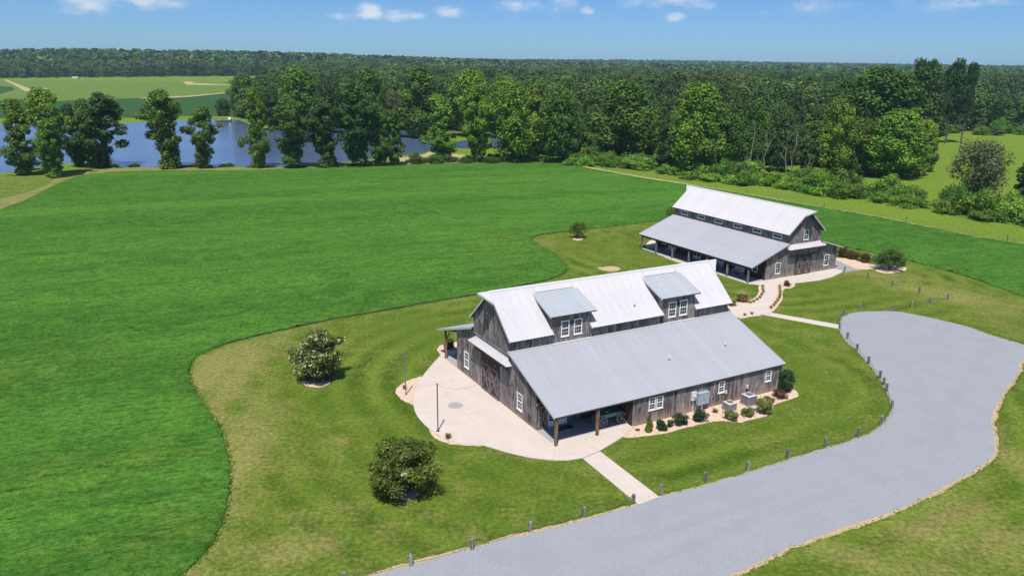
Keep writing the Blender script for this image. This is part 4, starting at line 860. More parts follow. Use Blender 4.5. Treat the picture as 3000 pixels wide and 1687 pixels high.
# condensers
def condenser(x, y, w, h, label):
    T = empty('air_conditioner', inA(x, y, .03), ATH, label=label, cat='air conditioner', group='air conditioners by the near barn')
    MB().box(-w/2-.1, w/2+.1, -w/2-.1, w/2+.1, -.02, .06).obj('base_pad', M['concrete_grey'], T)
    MB().box(-w/2+.03, w/2-.03, -w/2+.03, w/2-.03, .06, h-.06).obj('coil', M['hvac_fin'], T)
    for k in range(18):
        z = .1+k*(h-.2)/17; b = MB()
        for s_ in (-1, 1):
            b.box(-w/2+.05, w/2-.05, min(s_*(w/2-.03), s_*w/2), max(s_*(w/2-.03), s_*w/2), z, z+.022); b.box(min(s_*(w/2-.03), s_*w/2), max(s_*(w/2-.03), s_*w/2), -w/2+.05, w/2-.05, z, z+.022)
        b.obj('louvre', M['hvac'], T)
    for sx in (-1, 1):
        for sy in (-1, 1): MB().box(sx*w/2-.045, sx*w/2+.045, sy*w/2-.045, sy*w/2+.045, .06, h-.06).obj('corner_post', M['hvac'], T)
    top = MB(); n = 32; R0 = w*.36
    for i in range(n):     # square top with a round opening
        a, b_ = 2*math.pi*i/n, 2*math.pi*(i+1)/n
        def sq(t): k = (w/2+.03)/max(abs(math.cos(t)), abs(math.sin(t))); return (math.cos(t)*k, math.sin(t)*k)
        pa, pb = sq(a+math.pi/4*0), sq(b_)
        top.hexa([(math.cos(a)*R0, math.sin(a)*R0, h-.08), (*pa, h-.08), (*pb, h-.08), (math.cos(b_)*R0, math.sin(b_)*R0, h-.08)], [(math.cos(a)*R0, math.sin(a)*R0, h+.02), (*pa, h-.03), (*pb, h-.03), (math.cos(b_)*R0, math.sin(b_)*R0, h+.02)])
    top.obj('top_cover', M['hvac_top'], T)
    MB().tube((0, 0, h-.2), (0, 0, h-.17), R0, n=28).obj('fan_well', M['black'], T)
    for k in range(3):
        a = k*2.094; MB().hexa([(math.cos(a)*.05, math.sin(a)*.05, h-.15), (math.cos(a)*R0*.9, math.sin(a)*R0*.9, h-.14), (math.cos(a+.7)*R0*.9, math.sin(a+.7)*R0*.9, h-.1), (math.cos(a+.7)*.05, math.sin(a+.7)*.05, h-.11)], [(math.cos(a)*.05, math.sin(a)*.05, h-.14), (math.cos(a)*R0*.9, math.sin(a)*R0*.9, h-.13), (math.cos(a+.7)*R0*.9, math.sin(a+.7)*R0*.9, h-.09), (math.cos(a+.7)*.05, math.sin(a+.7)*.05, h-.10)]).obj('fan_blade', M['hvac_fin'], T)
    g = MB()
    for k in range(1, 5):
        r = R0*k/4.5; m_ = 24
        for i in range(m_): g.tube((math.cos(2*math.pi*i/m_)*r, math.sin(2*math.pi*i/m_)*r, h+.02), (math.cos(2*math.pi*(i+1)/m_)*r, math.sin(2*math.pi*(i+1)/m_)*r, h+.02), .006, n=4, cap=False)
    g.obj('fan_guard', M['black'], T)
condenser(18.27, -1.32, .86, .78, 'shorter grey air conditioner, left of the two by the barn wall')
condenser(20.8, -1.22, .98, 1.0, 'taller grey air conditioner, right of the two by the barn wall')
def wallthing(name, x, z, **k): return empty(name, inA(x, -.03, z), ATH, **k)
T = wallthing('electric_cabinet', 15.86, .7, label='blue grey electric cabinet fixed on the long barn wall', cat='electric cabinet')
MB().box(-.64, .64, -.42, 0, 0, 1.12).obj('housing', M['panel'], T); MB().box(-.66, .66, -.45, 0, 1.12, 1.17).obj('lid', M['panel'], T); MB().box(-.58, .58, -.435, -.421, .05, 1.05).obj('door', M['panel'], T)
MB().box(-.05, .03, -.45, -.436, .45, .6).obj('handle', M['black'], T); MB().tube((.0, -.2, -.66), (.0, -.2, 0), .07, n=10).obj('conduit', M['boxgrey'], T)
T = wallthing('electric_meter', 14.85, 1.2, label='light grey electric meter box left of the blue cabinet', cat='electric meter')
MB().box(-.27, .27, -.2, 0, 0, .82).obj('housing', M['boxgrey'], T); MB().tube((.02, -.21, .45), (.02, -.34, .45), .16, n=18).obj('meter_glass', M['boxgrey'], T); MB().box(-.2, .2, -.24, -.201, .05, .22).obj('cover', M['white'], T); MB().tube((0, -.1, -1.15), (0, -.1, 0), .04, n=8).obj('conduit', M['boxgrey'], T)
for x, nm in ((18.9, 'small white switch box on the wall above the shorter air conditioner'), (21.65, 'small white switch box on the wall above the taller air conditioner')):
    T = wallthing('switch_box', x, 1.05, label=nm, cat='switch box', group='switch boxes above the air conditioners')
    MB().box(-.1, .1, -.12, 0, .0, .33).obj('housing', M['boxgrey'], T)
    for s_ in (-1, 1): MB().tube((s_*.06, -.07, -.75), (s_*.06, -.07, 0), .022, n=6).obj('conduit', M['black'], T)

# light poles and string lights
poles = []
for (px, py, hgt_, m_, lb) in ((1283, 1263.5, 4.43, 'polebrown', 'thin brown light pole in the stone bed at the front of the patio'), (1189, 1156.5, 4.45, 'steel', 'thin grey light pole in the stone bed left of the patio')):
    p = G(px, py); T = empty('light_pole', (p[0], p[1], 0), 0, label=lb, cat='light pole', group='light poles at the patio')
    MB().box(-.05, .05, -.05, .05, 0, hgt_).obj('pole', M[m_], T); MB().box(-.08, .08, -.08, .08, hgt_, hgt_+.06).obj('pole_cap', M[m_], T); MB().tube((0, 0, .0), (0, 0, .06), .16, n=14).obj('footing', M['concrete_grey'], T)
    poles.append(Vector((p[0], p[1], hgt_-.05)))
for i, (P, Q, lb) in enumerate(((poles[0], Vector(inA(-.8, 8.2, 4.5)), 'string of small bulbs from the brown pole to the awning'), (poles[1], Vector(inA(-.8, 15.2, 4.5)), 'string of small bulbs from the grey pole to the awning'))):
    T = empty('string_lights', P, 0, label=lb, cat='string lights', group='string lights over the patio'); b = MB(); pts = [Vector((0, 0, 0)) if k == 0 else (Q-P)*(k/24)+Vector((0, 0, -1.1*4*(k/24)*(1-k/24))) for k in range(25)]
    for a, c in zip(pts, pts[1:]): b.tube(a, c, .007, n=4, cap=False)
    b.obj('cable', M['black'], T)
    for k in range(2, 24, 2): MB().tube(pts[k]+Vector((0, 0, -.02)), pts[k]+Vector((0, 0, -.09)), .012, .022, n=8).obj('bulb', M['bulb'], T)

# bollards along the drive
BL_ = [(1010, 1707), (1203.5, 1656), (1383, 1608), (1552, 1556), (1709.5, 1514), (1855, 1474), (1937, 1449), (2066.5, 1411), (2190.5, 1377), (2306.5, 1341), (2416.5, 1309), (2513.5, 1279), (2582, 1240), (2612, 1196.5), (2597, 1146), (2588, 1127), (2577, 1109), (2543.7, 1065.5), (2509.5, 1027), (2482, 992), (2460.5, 962.5), (2461.5, 936), (2471, 920.5), (2519, 908), (2613.6, 911.8), (2669.5, 899.5), (2724, 887), (2776, 876.8)]
ORD = ['first', 'second', 'third', 'fourth', 'fifth', 'sixth', 'seventh', 'eighth', 'ninth', 'tenth', 'eleventh', 'twelfth', 'thirteenth', 'fourteenth', 'fifteenth']
def bol_label(i):
    if i <= 5: return 'grey wooden bollard, %s to the left of the front walkway counting outward' % ORD[5-i]
    if i <= 19: return 'grey wooden bollard, %s to the right of the front walkway along the drive' % ORD[i-6]
    if i == 20: return 'grey wooden bollard at the drive end of the side walkway'
    return 'grey wooden bollard, %s beyond the side walkway around the drive head' % ORD[i-21]
proto = MB(); proto.box(-.1, .1, -.1, .1, 0, .82); proto.hexa([(-.1, -.1, .82), (.1, -.1, .82), (.1, .1, .82), (-.1, .1, .82)], [(-.05, -.05, .87), (.05, -.05, .87), (.05, .05, .87), (-.05, .05, .87)])
bme = proto.mesh(M['bollard'], 'bollard'); bp_ = []
for i, (px, py) in enumerate(BL_):
    p = G(px, py); o_ = tagp(link('bollard', bme), label=bol_label(i), cat='bollard', group='wooden bollards around the gravel drive')
    o_.location = (p[0], p[1], 0); o_.rotation_euler = (random.uniform(-.04, .04), random.uniform(-.04, .04), .5+random.uniform(-.2, .2)); o_.scale = (1, 1, random.uniform(.93, 1.06)); bp_.append(Vector((p[0], p[1], .68)))
for k, (px, py) in enumerate([(2473.5, 796), (2542, 815), (2615, 838), (2692, 858)]):
    p = G(px, py); o_ = tagp(link('bollard', bme), label='grey wooden bollard, %s in the row leading from the far barn across the lawn' % ORD[k], cat='bollard', group='wooden bollards in the lawn by the far barn')
    o_.location = (p[0], p[1], 0); o_.rotation_euler = (0, .03, .4); o_.scale = (1, 1, 1.05)
for i in range(len(bp_)-1):
    if i in (5, 19, 20): continue
    P, Q = bp_[i], bp_[i+1]; b = MB(); pts = [P.lerp(Q, k/10)+Vector((0, 0, -.38*4*(k/10)*(1-k/10))) for k in range(11)]
    for a, c in zip(pts, pts[1:]): b.tube(a-P, c-P, .022, n=5, cap=False)
    o_ = b.obj('rope', M['rope'], label='rope hanging from the %s' % bol_label(i).replace('grey wooden bollard, ', '').replace(' counting outward', '').replace(' along the drive', '').replace(' to the left', ' bollard left').replace(' to the right', ' bollard right').replace(' beyond', ' bollard beyond').replace('grey wooden ', ''), cat='rope', group='ropes between the bollards'); o_.location = P
# wire fence along the meadow
fp = [(1640, 478), (1700, 488), (1780, 502), (1850, 512), (1925, 525), (2010, 540), (2101, 555), (2188, 567), (2277, 581), (2345, 597), (2413.7, 612), (2490, 626), (2569, 640), (2653, 656), (2746, 670), (2844, 692), (2949, 711), (3060, 733), (3180, 757)]
T = empty('wire_fence', (*G(2413, 612)[:2], 0), 0, label='long wire fence with thin wooden posts between field and meadow', cat='fence'); Tb = T.location
pp = [Vector(G(*q))-Tb for q in fp]
for k, p in enumerate(pp):
    h = 1.45 if k % 3 == 1 else 1.2; MB().tube(p, p+Vector((random.uniform(-.05, .05), 0, h)), .07 if k % 3 == 1 else .035, n=7).obj('post', M['post_dark'] if k % 3 == 1 else M['post_grey'], T)
for z in (.35, .7, 1.05):
    b = MB()
    for p, q in zip(pp, pp[1:]): b.tube(p+Vector((0, 0, z)), q+Vector((0, 0, z)), .009, n=4, cap=False)
    b.obj('wire', M['wire'], T)
# far white house, dock
p = G(223, 233); T = empty('farm_building', (p[0], p[1], 0), -.2, label='small white farm building at the edge of the far field', cat='building')
MB().box(-4.5, 4.5, -3, 3, 0, 2.4).obj('wall', M['boxgrey'], T)
b = MB(); b.v = [(-4.8, -3.3, 2.4), (4.8, -3.3, 2.4), (4.8, 3.3, 2.4), (-4.8, 3.3, 2.4), (-4.8, 0, 3.5), (4.8, 0, 3.5)]; b.f = [(0, 1, 5, 4), (2, 3, 4, 5), (0, 4, 3), (1, 2, 5), (3, 2, 1, 0)]; b.obj('roof', M['roof_white'], T)
MB().box(-.5, .5, -3.05, -3, 0, 2.1).obj('door', M['dark'], T)
p = G(655, 356); T = empty('dock', (p[0], p[1], 0), .2, label='small wooden dock with a white bench on the far pond bank', cat='dock')
for k in range(12): MB().box(-4+k*.67, -3.4+k*.67, -2, 4, .55, .62).obj('plank', M['post_grey'], T)
for x in (-3.8, 0, 3.8):
    for y in (-1.8, 1.8): MB().tube((x, y, -.5), (x, y, 1.4), .12, n=7).obj('pile', M['post_dark'], T)
T2 = empty('dock_chair', (p[0]+3.2, p[1], .62), .3, label='white chair standing on the pond dock', cat='chair')
MB().box(-.6, .6, -.5, .5, .4, .5).obj('seat', M['white'], T2); MB().box(-.6, .6, .45, .55, .5, 1.4).obj('backrest', M['white'], T2)
for sx in (-1, 1):
    for sy in (-1, 1): MB().box(sx*.5-.05, sx*.5+.05, sy*.4-.05, sy*.4+.05, 0, .4).obj('leg', M['white'], T2)
p = G(694, 487); tagp(link('reed_pole', MB().tube((0, 0, 0), (.1, 0, 6.0), .05, .03, n=6).mesh(M['bark'])), label='thin bare pole standing at the pond edge', cat='pole').location = (p[0], p[1], 0)

# ------------------------------------------------------------------ vegetation
def leafcloud(lobes, n, size, rg, tilt=.5, updown=0, tints=None):
    """leaf quads spread over the skins of many lobes; each lobe has its own tone"""
    lobes = np.asarray(lobes); r3 = np.prod(lobes[:, 3:6], axis=1)**(2/3); p = r3/r3.sum()
    k = rg.choice(len(lobes), n, p=p); d = rg.normal(size=(n, 3)); d /= np.linalg.norm(d, axis=1)[:, None]
    rr = np.clip(rg.normal(.93, .2, n), .3, 1.4); C = lobes[k, :3]+d*lobes[k, 3:6]*rr[:, None]
    nn = d+rg.normal(0, tilt, (n, 3)); nn[:, 2] += .45; nn /= np.linalg.norm(nn, axis=1)[:, None]
    a = np.cross(nn, rg.normal(size=(n, 3))); a /= np.linalg.norm(a, axis=1)[:, None]; b = np.cross(nn, a)
    s_ = size*rg.uniform(.6, 1.35, n)[:, None]; a = a*s_; b = b*s_*rg.uniform(.45, .9, n)[:, None]
    V = np.stack([C-a-b*.3, C-b+a*.2, C+a+b*.3, C+b-a*.2], 1).reshape(-1, 3)
    lt_ = rg.uniform(.15, .85, len(lobes)) if tints is None else np.asarray(tints)
    t = np.clip(lt_[k]*.6+rg.uniform(0, .45, n)-.04, 0, 1)
    return V, np.arange(4*n).reshape(-1, 4), t
def cloudmesh(name, lobes, n, size, seed, m, zs=1.0, **k):
    rg = np.random.default_rng(seed); lobes = np.array(lobes, float); lobes[:, 2] *= zs; lobes[:, 5] *= zs*(1 if zs > 1 else 1.3); V, Fq, t = leafcloud(lobes, n, size, rg, **k)
    return npmesh(name, V, Fq, m, {'tint': ('FACE', t)})
def lobes_broad(rg, n=80, z0=.16, lo=.08):
    L_ = []
    for i in range(n):
        u = rg.uniform(-1, 1); a = rg.uniform(0, 2*math.pi)
        z = .5+.5*u; prof = (math.sin(math.pi*min(1, (z*.86+.14)))**.55) if z < 1 else 0
        r = .40*prof*rg.uniform(.55, 1.05); zz = z0+(1-z0-.07)*z
        q = rg.uniform(.055, .115); L_.append((math.cos(a)*r, math.sin(a)*r, zz, q*1.15, q*1.15, q*.75))
    for i in range(n//3):
        a = rg.uniform(0, 6.28); z = rg.uniform(z0+.1, .85); r = rg.uniform(0, .2); q = rg.uniform(.13, .2); L_.append((math.cos(a)*r, math.sin(a)*r, z, q, q, q*.8))
    for i in range(int(n*lo*2)):
        a = rg.uniform(0, 6.28); r = rg.uniform(.05, .3); q = rg.uniform(.07, .12); L_.append((math.cos(a)*r, math.sin(a)*r, rg.uniform(.05, z0+.08), q, q, q*.7))
    return L_
def lobes_col(rg, n=105):
    L_ = []; ph = rg.uniform(0, 6.28, 3)
    for i in range(n):
        z = .03+.93*(i+rg.uniform(0, 1))/n; pr = .26+.13*math.sin(z*7+ph[0])+.07*math.sin(z*15+ph[1])+.14*math.sin(math.pi*min(z*1.05, 1))
        if z < .28: pr *= .55+z*1.3
        if z > .85: pr *= (1.02-z)/.17*.8+.2
        a = rg.uniform(0, 6.28); r = pr*rg.uniform(.2, .95); q = rg.uniform(.045, .095); bx = .07*math.sin(z*4+ph[2])
        L_.append((math.cos(a)*r+bx, math.sin(a)*r, z, q*1.25, q*1.25, q*.6))
    return L_
def trunkmesh(name, seed, m, H=.75, r=.022, limbs=7, bare=False):
    rg = random.Random(seed); b = MB(); pts = [Vector((0, 0, -.01))]
    for k in range(1, 6): pts.append(Vector((rg.uniform(-.03, .03)*k*.5, rg.uniform(-.03, .03)*k*.5, H*k/5)))
    for k in range(5): b.tube(pts[k], pts[k+1], r*(1-k*.16), r*(1-(k+1)*.16), n=7, cap=False)
    for j in range(limbs):
        k = rg.randint(1, 4); a = rg.uniform(0, 6.28); Ln = rg.uniform(.12, .3); d = Vector((math.cos(a), math.sin(a), rg.uniform(.5, 1.2))).normalized()*Ln; mid = pts[k]+d*.5+Vector((0, 0, .02))
        b.tube(pts[k], mid, r*.45, r*.3, n=5, cap=False); b.tube(mid, pts[k]+d, r*.3, r*.1, n=5, cap=False)
        if bare:
            for q in range(3):
                e_ = Vector((rg.uniform(-1, 1), rg.uniform(-1, 1), rg.uniform(.2, 1))).normalized()*.1; b.tube(pts[k]+d*rg.uniform(.5, 1), pts[k]+d+e_, r*.15, r*.05, n=4, cap=False)
    return b.mesh(m, name)
V_ = {}
for i in range(5):
    for ti, mk_ in enumerate(('leaf0', 'leaf1', 'leaf2')):
        if i < 4: pass
    rg = np.random.default_rng(100+i); V_['broad%d' % i] = (lobes_broad(rg), 100+i)
    rg = np.random.default_rng(200+i); V_['col%d' % i] = (lobes_col(rg), 200+i)
cache = {}
def crown_mesh(shape, vi, tone):
    key = (shape, vi, tone)
    if key not in cache:
        lb, sd = V_['%s%d' % (shape, vi)]; m = {0: 'leaf0', 1: 'leaf1', 2: 'leaf2', 3: 'leafw', 4: 'leafgrey'}[tone]
        cache[key] = cloudmesh('crown', lb, 20000 if shape == 'broad' else 15000, .0215, sd, M[m], zs=1.6)
    return cache[key]
TR = [trunkmesh('trunk', 40+i, M['bark']) for i in range(4)]
def tree(px, py, ty, w, shape, tone, label, group=None, vi=None, name='tree', trunk=True, loc=None, H=None, Wd=None):
    if loc is None:
        Bp = G(px, py); H = height_at(Bp, px, ty)-float(hz(Bp[0], Bp[1])); dist = np.linalg.norm(Bp-CP); Wd = w*dist/F
    else: Bp = loc
    vi = random.randrange(5) if vi is None else vi
    T = empty(name, (Bp[0], Bp[1], float(hz(Bp[0], Bp[1]))-.05), random.uniform(0, 6.28), label=label, cat='tree', group=group)
    c = link('crown', crown_mesh(shape, vi, tone), T); sx = Wd*(1.0 if shape == 'broad' else 1.12); c.scale = (sx, sx, H/1.6)
    if trunk: t_ = link('trunk', random.choice(TR), T); t_.scale = (H*.8, H*.8, H)
    return T
FR = [(68, 513, 288, 92, 'col', 1, 'slim leaning tree, leftmost at the near pond shore'), (87, 499, 430, 40, 'col', 0, 'short dark sapling beside the leftmost pond tree'),
      (155, 515, 256, 100, 'col', 2, 'tall bright green tree second along the pond shore from the left'), (158, 521, 366, 68, 'col', 2, 'short bushy tree in front of the tall bright shore tree'),
      (228, 489, 300, 80, 'col', 0, 'dull dark tree between the bright shore tree and the broad dark one'), (305, 489, 268, 140, 'col', 0, 'broad dark tree on the shore left of the open water'), (270, 489, 285, 80, 'col', 1, 'narrow tree merging with the left side of the broad dark shore tree'),
      (497, 493, 260, 118, 'col', 1, 'tall lumpy tree standing alone before the open pond'), (604, 493, 310, 84, 'col', 1, 'smaller lumpy tree right of the lone tall one before the pond'),
      (757, 492, 256, 78, 'col', 2, 'narrow yellow green tree on the shore before the dock'), (858, 491, 284, 108, 'col', 1, 'mid green shore tree right of the narrow yellow green one'),
      (955, 491, 284, 112, 'col', 0, 'dark full tree at the middle of the pond shore'), (1046, 489, 235, 128, 'col', 0, 'tall dark tree at the right end of the open water'), (1110, 487, 300, 78, 'col', 1, 'slim tree right of the tall dark shore tree'),
      (1155, 485, 318, 66, 'col', 1, 'thin tree with several bare stems near the dark inlet'), (1290, 470, 276, 108, 'col', 2, 'yellow green tree right of the dark inlet'), (1396, 475, 244, 104, 'col', 2, 'tall slim bright tree on the shore, behind a sapling'),
      (1500, 476, 236, 150, 'broad', 2, 'large bright rounded tree at the middle of the field edge'), (1560, 470, 240, 95, 'col', 2, 'bright narrow tree touching the large rounded one'), (1637, 477, 244, 138, 'broad', 1, 'round mid green tree right of the bright pair'),
      (1823, 470, 228, 200, 'broad', 1, 'wide spreading tree above the bright brush'), (1762, 470, 330, 90, 'broad', 1, 'low tree in front of the gap between two round trees'), (2035, 512, 240, 170, 'broad', 2, 'big bright tree above the left end of the far barn roof'), (2110, 505, 300, 110, 'broad', 1, 'mid tree right of the big bright tree'), (1955, 500, 330, 80, 'col', 0, 'dark narrow tree left of the big bright tree'),
      (2200, 505, 282, 92, 'broad', 1, 'tree with a tall pale bare trunk in the tree line'), (2278, 505, 300, 90, 'broad', 0, 'dull tree behind the dead snags'), (2370, 510, 352, 88, 'col', 0, 'dark brownish tree right of the dead snags'), (2440, 515, 284, 120, 'broad', 2, 'yellow green tree in the middle of the right tree line'),
      (2498, 512, 340, 110, 'broad', 1, 'mid tree left of the last wide tree'), (2613, 520, 318, 176, 'broad', 2, 'wide bright tree ending the tree line by the meadow'), (2695, 515, 348, 70, 'col', 2, 'narrow bright tree leaning toward the meadow'),
      (2560, 440, 192, 236, 'broad', 1, 'huge round tree rising above the forest on the right'), (2470, 440, 225, 150, 'broad', 0, 'dark tall tree left of the huge round one'), (2690, 440, 190, 130, 'broad', 0, 'tall dark round tree right of the huge one'),
      (2998, 600, 470, 70, 'col', 0, 'dark tree cut by the right edge beside the meadow'),
      (718, 343, 212, 96, 'broad', 1, 'rounded tree on the far bank above the dock'), (655, 340, 286, 48, 'broad', 0, 'small round tree on the far bank left of the dock'), (800, 380, 262, 92, 'broad', 0, 'brownish dull tree on the far bank right of the dock'),
      (880, 385, 194, 150, 'broad', 2, 'great dome shaped tree behind the pond'), (962, 390, 228, 90, 'broad', 0, 'dull tree right of the great dome tree'), (1080, 402, 197, 128, 'broad', 1, 'tall rounded tree behind the inlet on the left'), (1150, 402, 262, 80, 'broad', 4, 'grey half bare tree behind the inlet'), (1232, 404, 192, 150, 'broad', 1, 'tall wide tree behind the inlet in the middle'), (1375, 400, 196, 150, 'broad', 2, 'wide sunlit tree behind the shore row'), (1480, 405, 222, 120, 'broad', 2, 'sunlit tree behind the large rounded one')]
for f_ in FR: tree(f_[0], f_[1], f_[2], f_[3], f_[4], f_[5], f_[6], group='trees along the pond and field edge')
rt_ = random.Random(77)
for i in range(46):
    px = 1560+1150*(i+rt_.random())/46; base = 452+max(0, px-1750)*.058+rt_.uniform(-12, 6); p_ = G(px, base)
    tree(px, base, 0, 0, rt_.choice(['broad', 'col', 'broad']), rt_.choice([0, 1, 1, 2, 0]), 'leafy understorey tree filling the tree line behind the front row', group='trees filling the tree line', loc=p_, H=rt_.uniform(9, 17), Wd=rt_.uniform(8, 13))
# pines on the skyline
def pine(px, py, ty, w, label):
    Bp = G(px, py); H = height_at(Bp, px, ty); Wd = w*np.linalg.norm(Bp-CP)/F; rg = np.random.default_rng(int(px)); L_ = []
    for i in range(40):
        a = rg.uniform(0, 6.28); z = rg.uniform(.42, .97); r = rg.uniform(.05, .4)*(1.15-z)*1.5; L_.append((math.cos(a)*r, math.sin(a)*r, z, .14, .14, .045))
    T = empty('pine_tree', (Bp[0], Bp[1], 0), 0, label=label, cat='tree', group='pines on the skyline')
    c = link('crown', cloudmesh('crown', L_, 8000, .02, int(px), M['leafdk']), T); c.scale = (Wd, Wd, H); t_ = link('trunk', TR[0], T); t_.scale = (H*.5, H*.5, H*1.1)
for a in [(2665, 420, 171, 80, 'tall dark pine on the skyline, left of the group'), (2700, 420, 178, 70, 'dark pine on the skyline in the middle of the group'), (2770, 420, 176, 90, 'tall dark pine on the skyline right of the huge tree'), (2815, 420, 186, 50, 'small dark pine on the skyline, rightmost')]: pine(*a)
# pale trunks and dead snags
def snag(px, py, ty, label, cat='dead tree', limbs=5, m='palebark', r=.011):
    Bp = G(px, py); H = height_at(Bp, px, ty); o_ = tagp(link('dead_tree', trunkmesh('dead_tree', int(px), M[m], H=1, r=r, limbs=limbs, bare=True)), label=label, cat=cat, group='bare trunks in the tree line'); o_.location = (Bp[0], Bp[1], 0); o_.scale = (H, H, H)
for a in [(2194, 525, 350, 'straight pale bare trunk in the tree line'), (2236, 520, 372, 'thin pale leaning trunk right of the straight one'), (2318, 530, 352, 'tall grey dead snag with few branches'), (2300, 525, 385, 'forked dead tree beside the tall snag'), (2364, 535, 425, 'short pale dead stem right of the snags'), (1728, 480, 430, 'pale bare stem in front of the field edge trees'), (1397, 480, 435, 'pale sapling trunk at the field edge')]: snag(a[0], a[1], a[2], a[3])
# willow
Bp = G(2853, 600); H = height_at(Bp, 2853, 405); Wd = 160*np.linalg.norm(Bp-CP)/F; rg = np.random.default_rng(9); L_ = lobes_broad(rg, 40, .2)
T = empty('wispy_tree', (Bp[0], Bp[1], 0), 0, label='wispy grey green tree standing before the bright meadow', cat='tree')
c = link('crown', cloudmesh('crown', L_, 9000, .016, 5, M['leafgrey']), T); c.scale = (Wd*1.0, Wd, H); t_ = link('trunk', trunkmesh('trunk', 3, M['bark'], limbs=14, bare=True), T); t_.scale = (H*.8, H*.8, H*1.1)

# brush along the meadow
bush_l = []
for i in range(5):
    rg = np.random.default_rng(300+i); L_ = []
    for k in range(40):
        a = rg.uniform(0, 6.28); r = rg.uniform(0, .42); z = rg.uniform(.1, .85)*(1-r*.8); q = rg.uniform(.08, .17); L_.append((math.cos(a)*r, math.sin(a)*r, z, q, q, q*.9))
    bush_l.append({k: cloudmesh('bush', L_, 4500, .022, 300+i, M[k], zs=.5) for k in ('leafb', 'leaf1', 'leaf0')})
def bush(x, y, w, h, label, group=None, tone=None, name='bush'):
    o_ = tagp(link(name, random.choice(bush_l)[tone or random.choice(['leafb', 'leafb', 'leafb', 'leaf1', 'leaf0'])]), label=label, cat='bush', group=group); o_.location = (x, y, -.1); o_.scale = (w, w, h*2); o_.rotation_euler = (0, 0, random.uniform(0, 6.28)); return o_
edge_ = smooth_line(PXl([(1690, 487), (1790, 492), (1900, 503), (2000, 518), (2100, 535), (2200, 548), (2300, 556), (2400, 575), (2500, 588), (2600, 596), (2700, 610), (2800, 632), (2900, 648), (3030, 668), (3150, 690)]), 5.0, closed=False)
rr = random.Random(4)
for i, p in enumerate(edge_):
    for row in range(5):
        q = p+np.array([rr.uniform(-2.2, 2.2)+row*1.6, rr.uniform(-.8, 1.4)+row*3.2+2])
        px, py, _ = PX(np.array([q[0]]), np.array([q[1]])); big = row > 0 and rr.random() < .45
        if 2640 < px[0] < 2760 and row > 2: continue
        w = rr.uniform(6, 10); h = rr.uniform(2.4, 4.4)+(rr.uniform(1.2, 3.2) if big else 0)
        bush(q[0], q[1], w, h, 'leafy bush in the tangled brush between meadow strip and tree line', 'brush along the tree line', tone='leafb' if row == 0 else None)
for i in range(46):     # dark scrub under the shore trees
    px = rr.uniform(1200, 1720); py = rr.uniform(472, 480); p = G(px, py); bush(p[0], p[1], rr.uniform(3, 6), rr.uniform(1, 3.6), 'low dark scrub at the foot of the field edge trees', 'scrub at the field edge', tone=rr.choice(['leaf0', 'leaf1', 'leaf1']))
for i in range(26):
    px = rr.uniform(180, 1150); py = 490-max(0, px-900)*.02+rr.uniform(-2, 1); p = G(px, py); bush(p[0], p[1], rr.uniform(2, 4.5), rr.uniform(.5, 1.3), 'low scrub on the near pond shore', 'scrub on the pond shore', tone='leaf0')
for i in range(40):     # meadow's far margin
    px = rr.uniform(2250, 3200); p = G(px, 392+rr.uniform(-6, 8)); bush(p[0], p[1], rr.uniform(6, 11), rr.uniform(3.5, 8), 'bush where the meadow meets the forest', 'bushes at the far side of the meadow')

# forest: the nearest as single trees, the rest as one mass
FP = [(700, 343), (800, 372), (900, 378), (1250, 384), (1700, 395), (2250, 398), (2700, 386), (3400, 382), (3600, 180), (850, 190), (850, 236), (770, 290)]
FPg = [G(x, max(y, 212))[:2] for x, y in FP]
pts = []
yy = 240.0
while yy < 1150:
    sp = 9.5*(1+max(0, yy-400)/1500); xs = np.arange(-500, 1300, sp); xs = xs+RNG.uniform(-.42, .42, len(xs))*sp; ys = yy+RNG.uniform(-.42, .42, len(xs))*sp
    k = inpoly(xs, ys, FPg) & (np.hypot(xs, ys) < 1120); pts.append(np.stack([xs[k], ys[k]], 1)); yy += sp
pts = np.concatenate(pts); px, py, w_ = PX(pts[:, 0], pts[:, 1]); vis = (px > -150) & (px < 3200); pts = pts[vis]; dd = np.hypot(pts[:, 0], pts[:, 1]); od = np.argsort(dd); pts = pts[od]; dd = dd[od]
mid_mesh = []
for i in range(5):
    lb, sd = V_['broad%d' % i]; mid_mesh.append(cloudmesh('crown', lb, 5200, .036, sd+50, M['leafw'], zs=1.5))
for k in range(230):
    x, y = pts[k]; T = empty('forest_tree', (x, y, 0), random.uniform(0, 6.28), label='tree in the front of the dense forest beyond pond and meadow', cat='tree', group='forest trees beyond the meadow')
    H = random.uniform(17, 24); Wd = random.uniform(11, 16); c = link('crown', mid_mesh[k % 5], T); c.scale = (Wd, Wd, H/1.5); t_ = link('trunk', TR[k % 4], T); t_.scale = (H*.8, H*.8, H)
rest = pts[230:]
low = []
for i in range(5):
    rg = np.random.default_rng(500+i); lb = [(l[0], l[1], l[2], l[3]*1.2, l[4]*1.2, l[5]*1.1) for l in lobes_broad(rg, 26, .05, 0)]; low.append((cloudmesh('crown_far', lb, 1000, .06, 500+i, M['leafw'], zs=1.5), cloudmesh('crown_farther', lb[:26], 190, .14, 600+i, M['leafw']), cloudmesh('crown_near', lobes_broad(np.random.default_rng(700+i), 50, .12), 3000, .036, 700+i, M['leafw'], zs=1.5)))
fa = []
d = 1060.0
while d < 6000:
    sp = 9.5*(d/1060)**.55; n_ = int(1.32*d/sp); a = np.linspace(-.68, .66, n_)+RNG.uniform(-.4, .4, n_)*1.32/n_; r = d+RNG.uniform(-.4, .4, n_)*sp*2.0; fa.append(np.stack([r*np.sin(a), r*np.cos(a)], 1)); d += sp*1.5
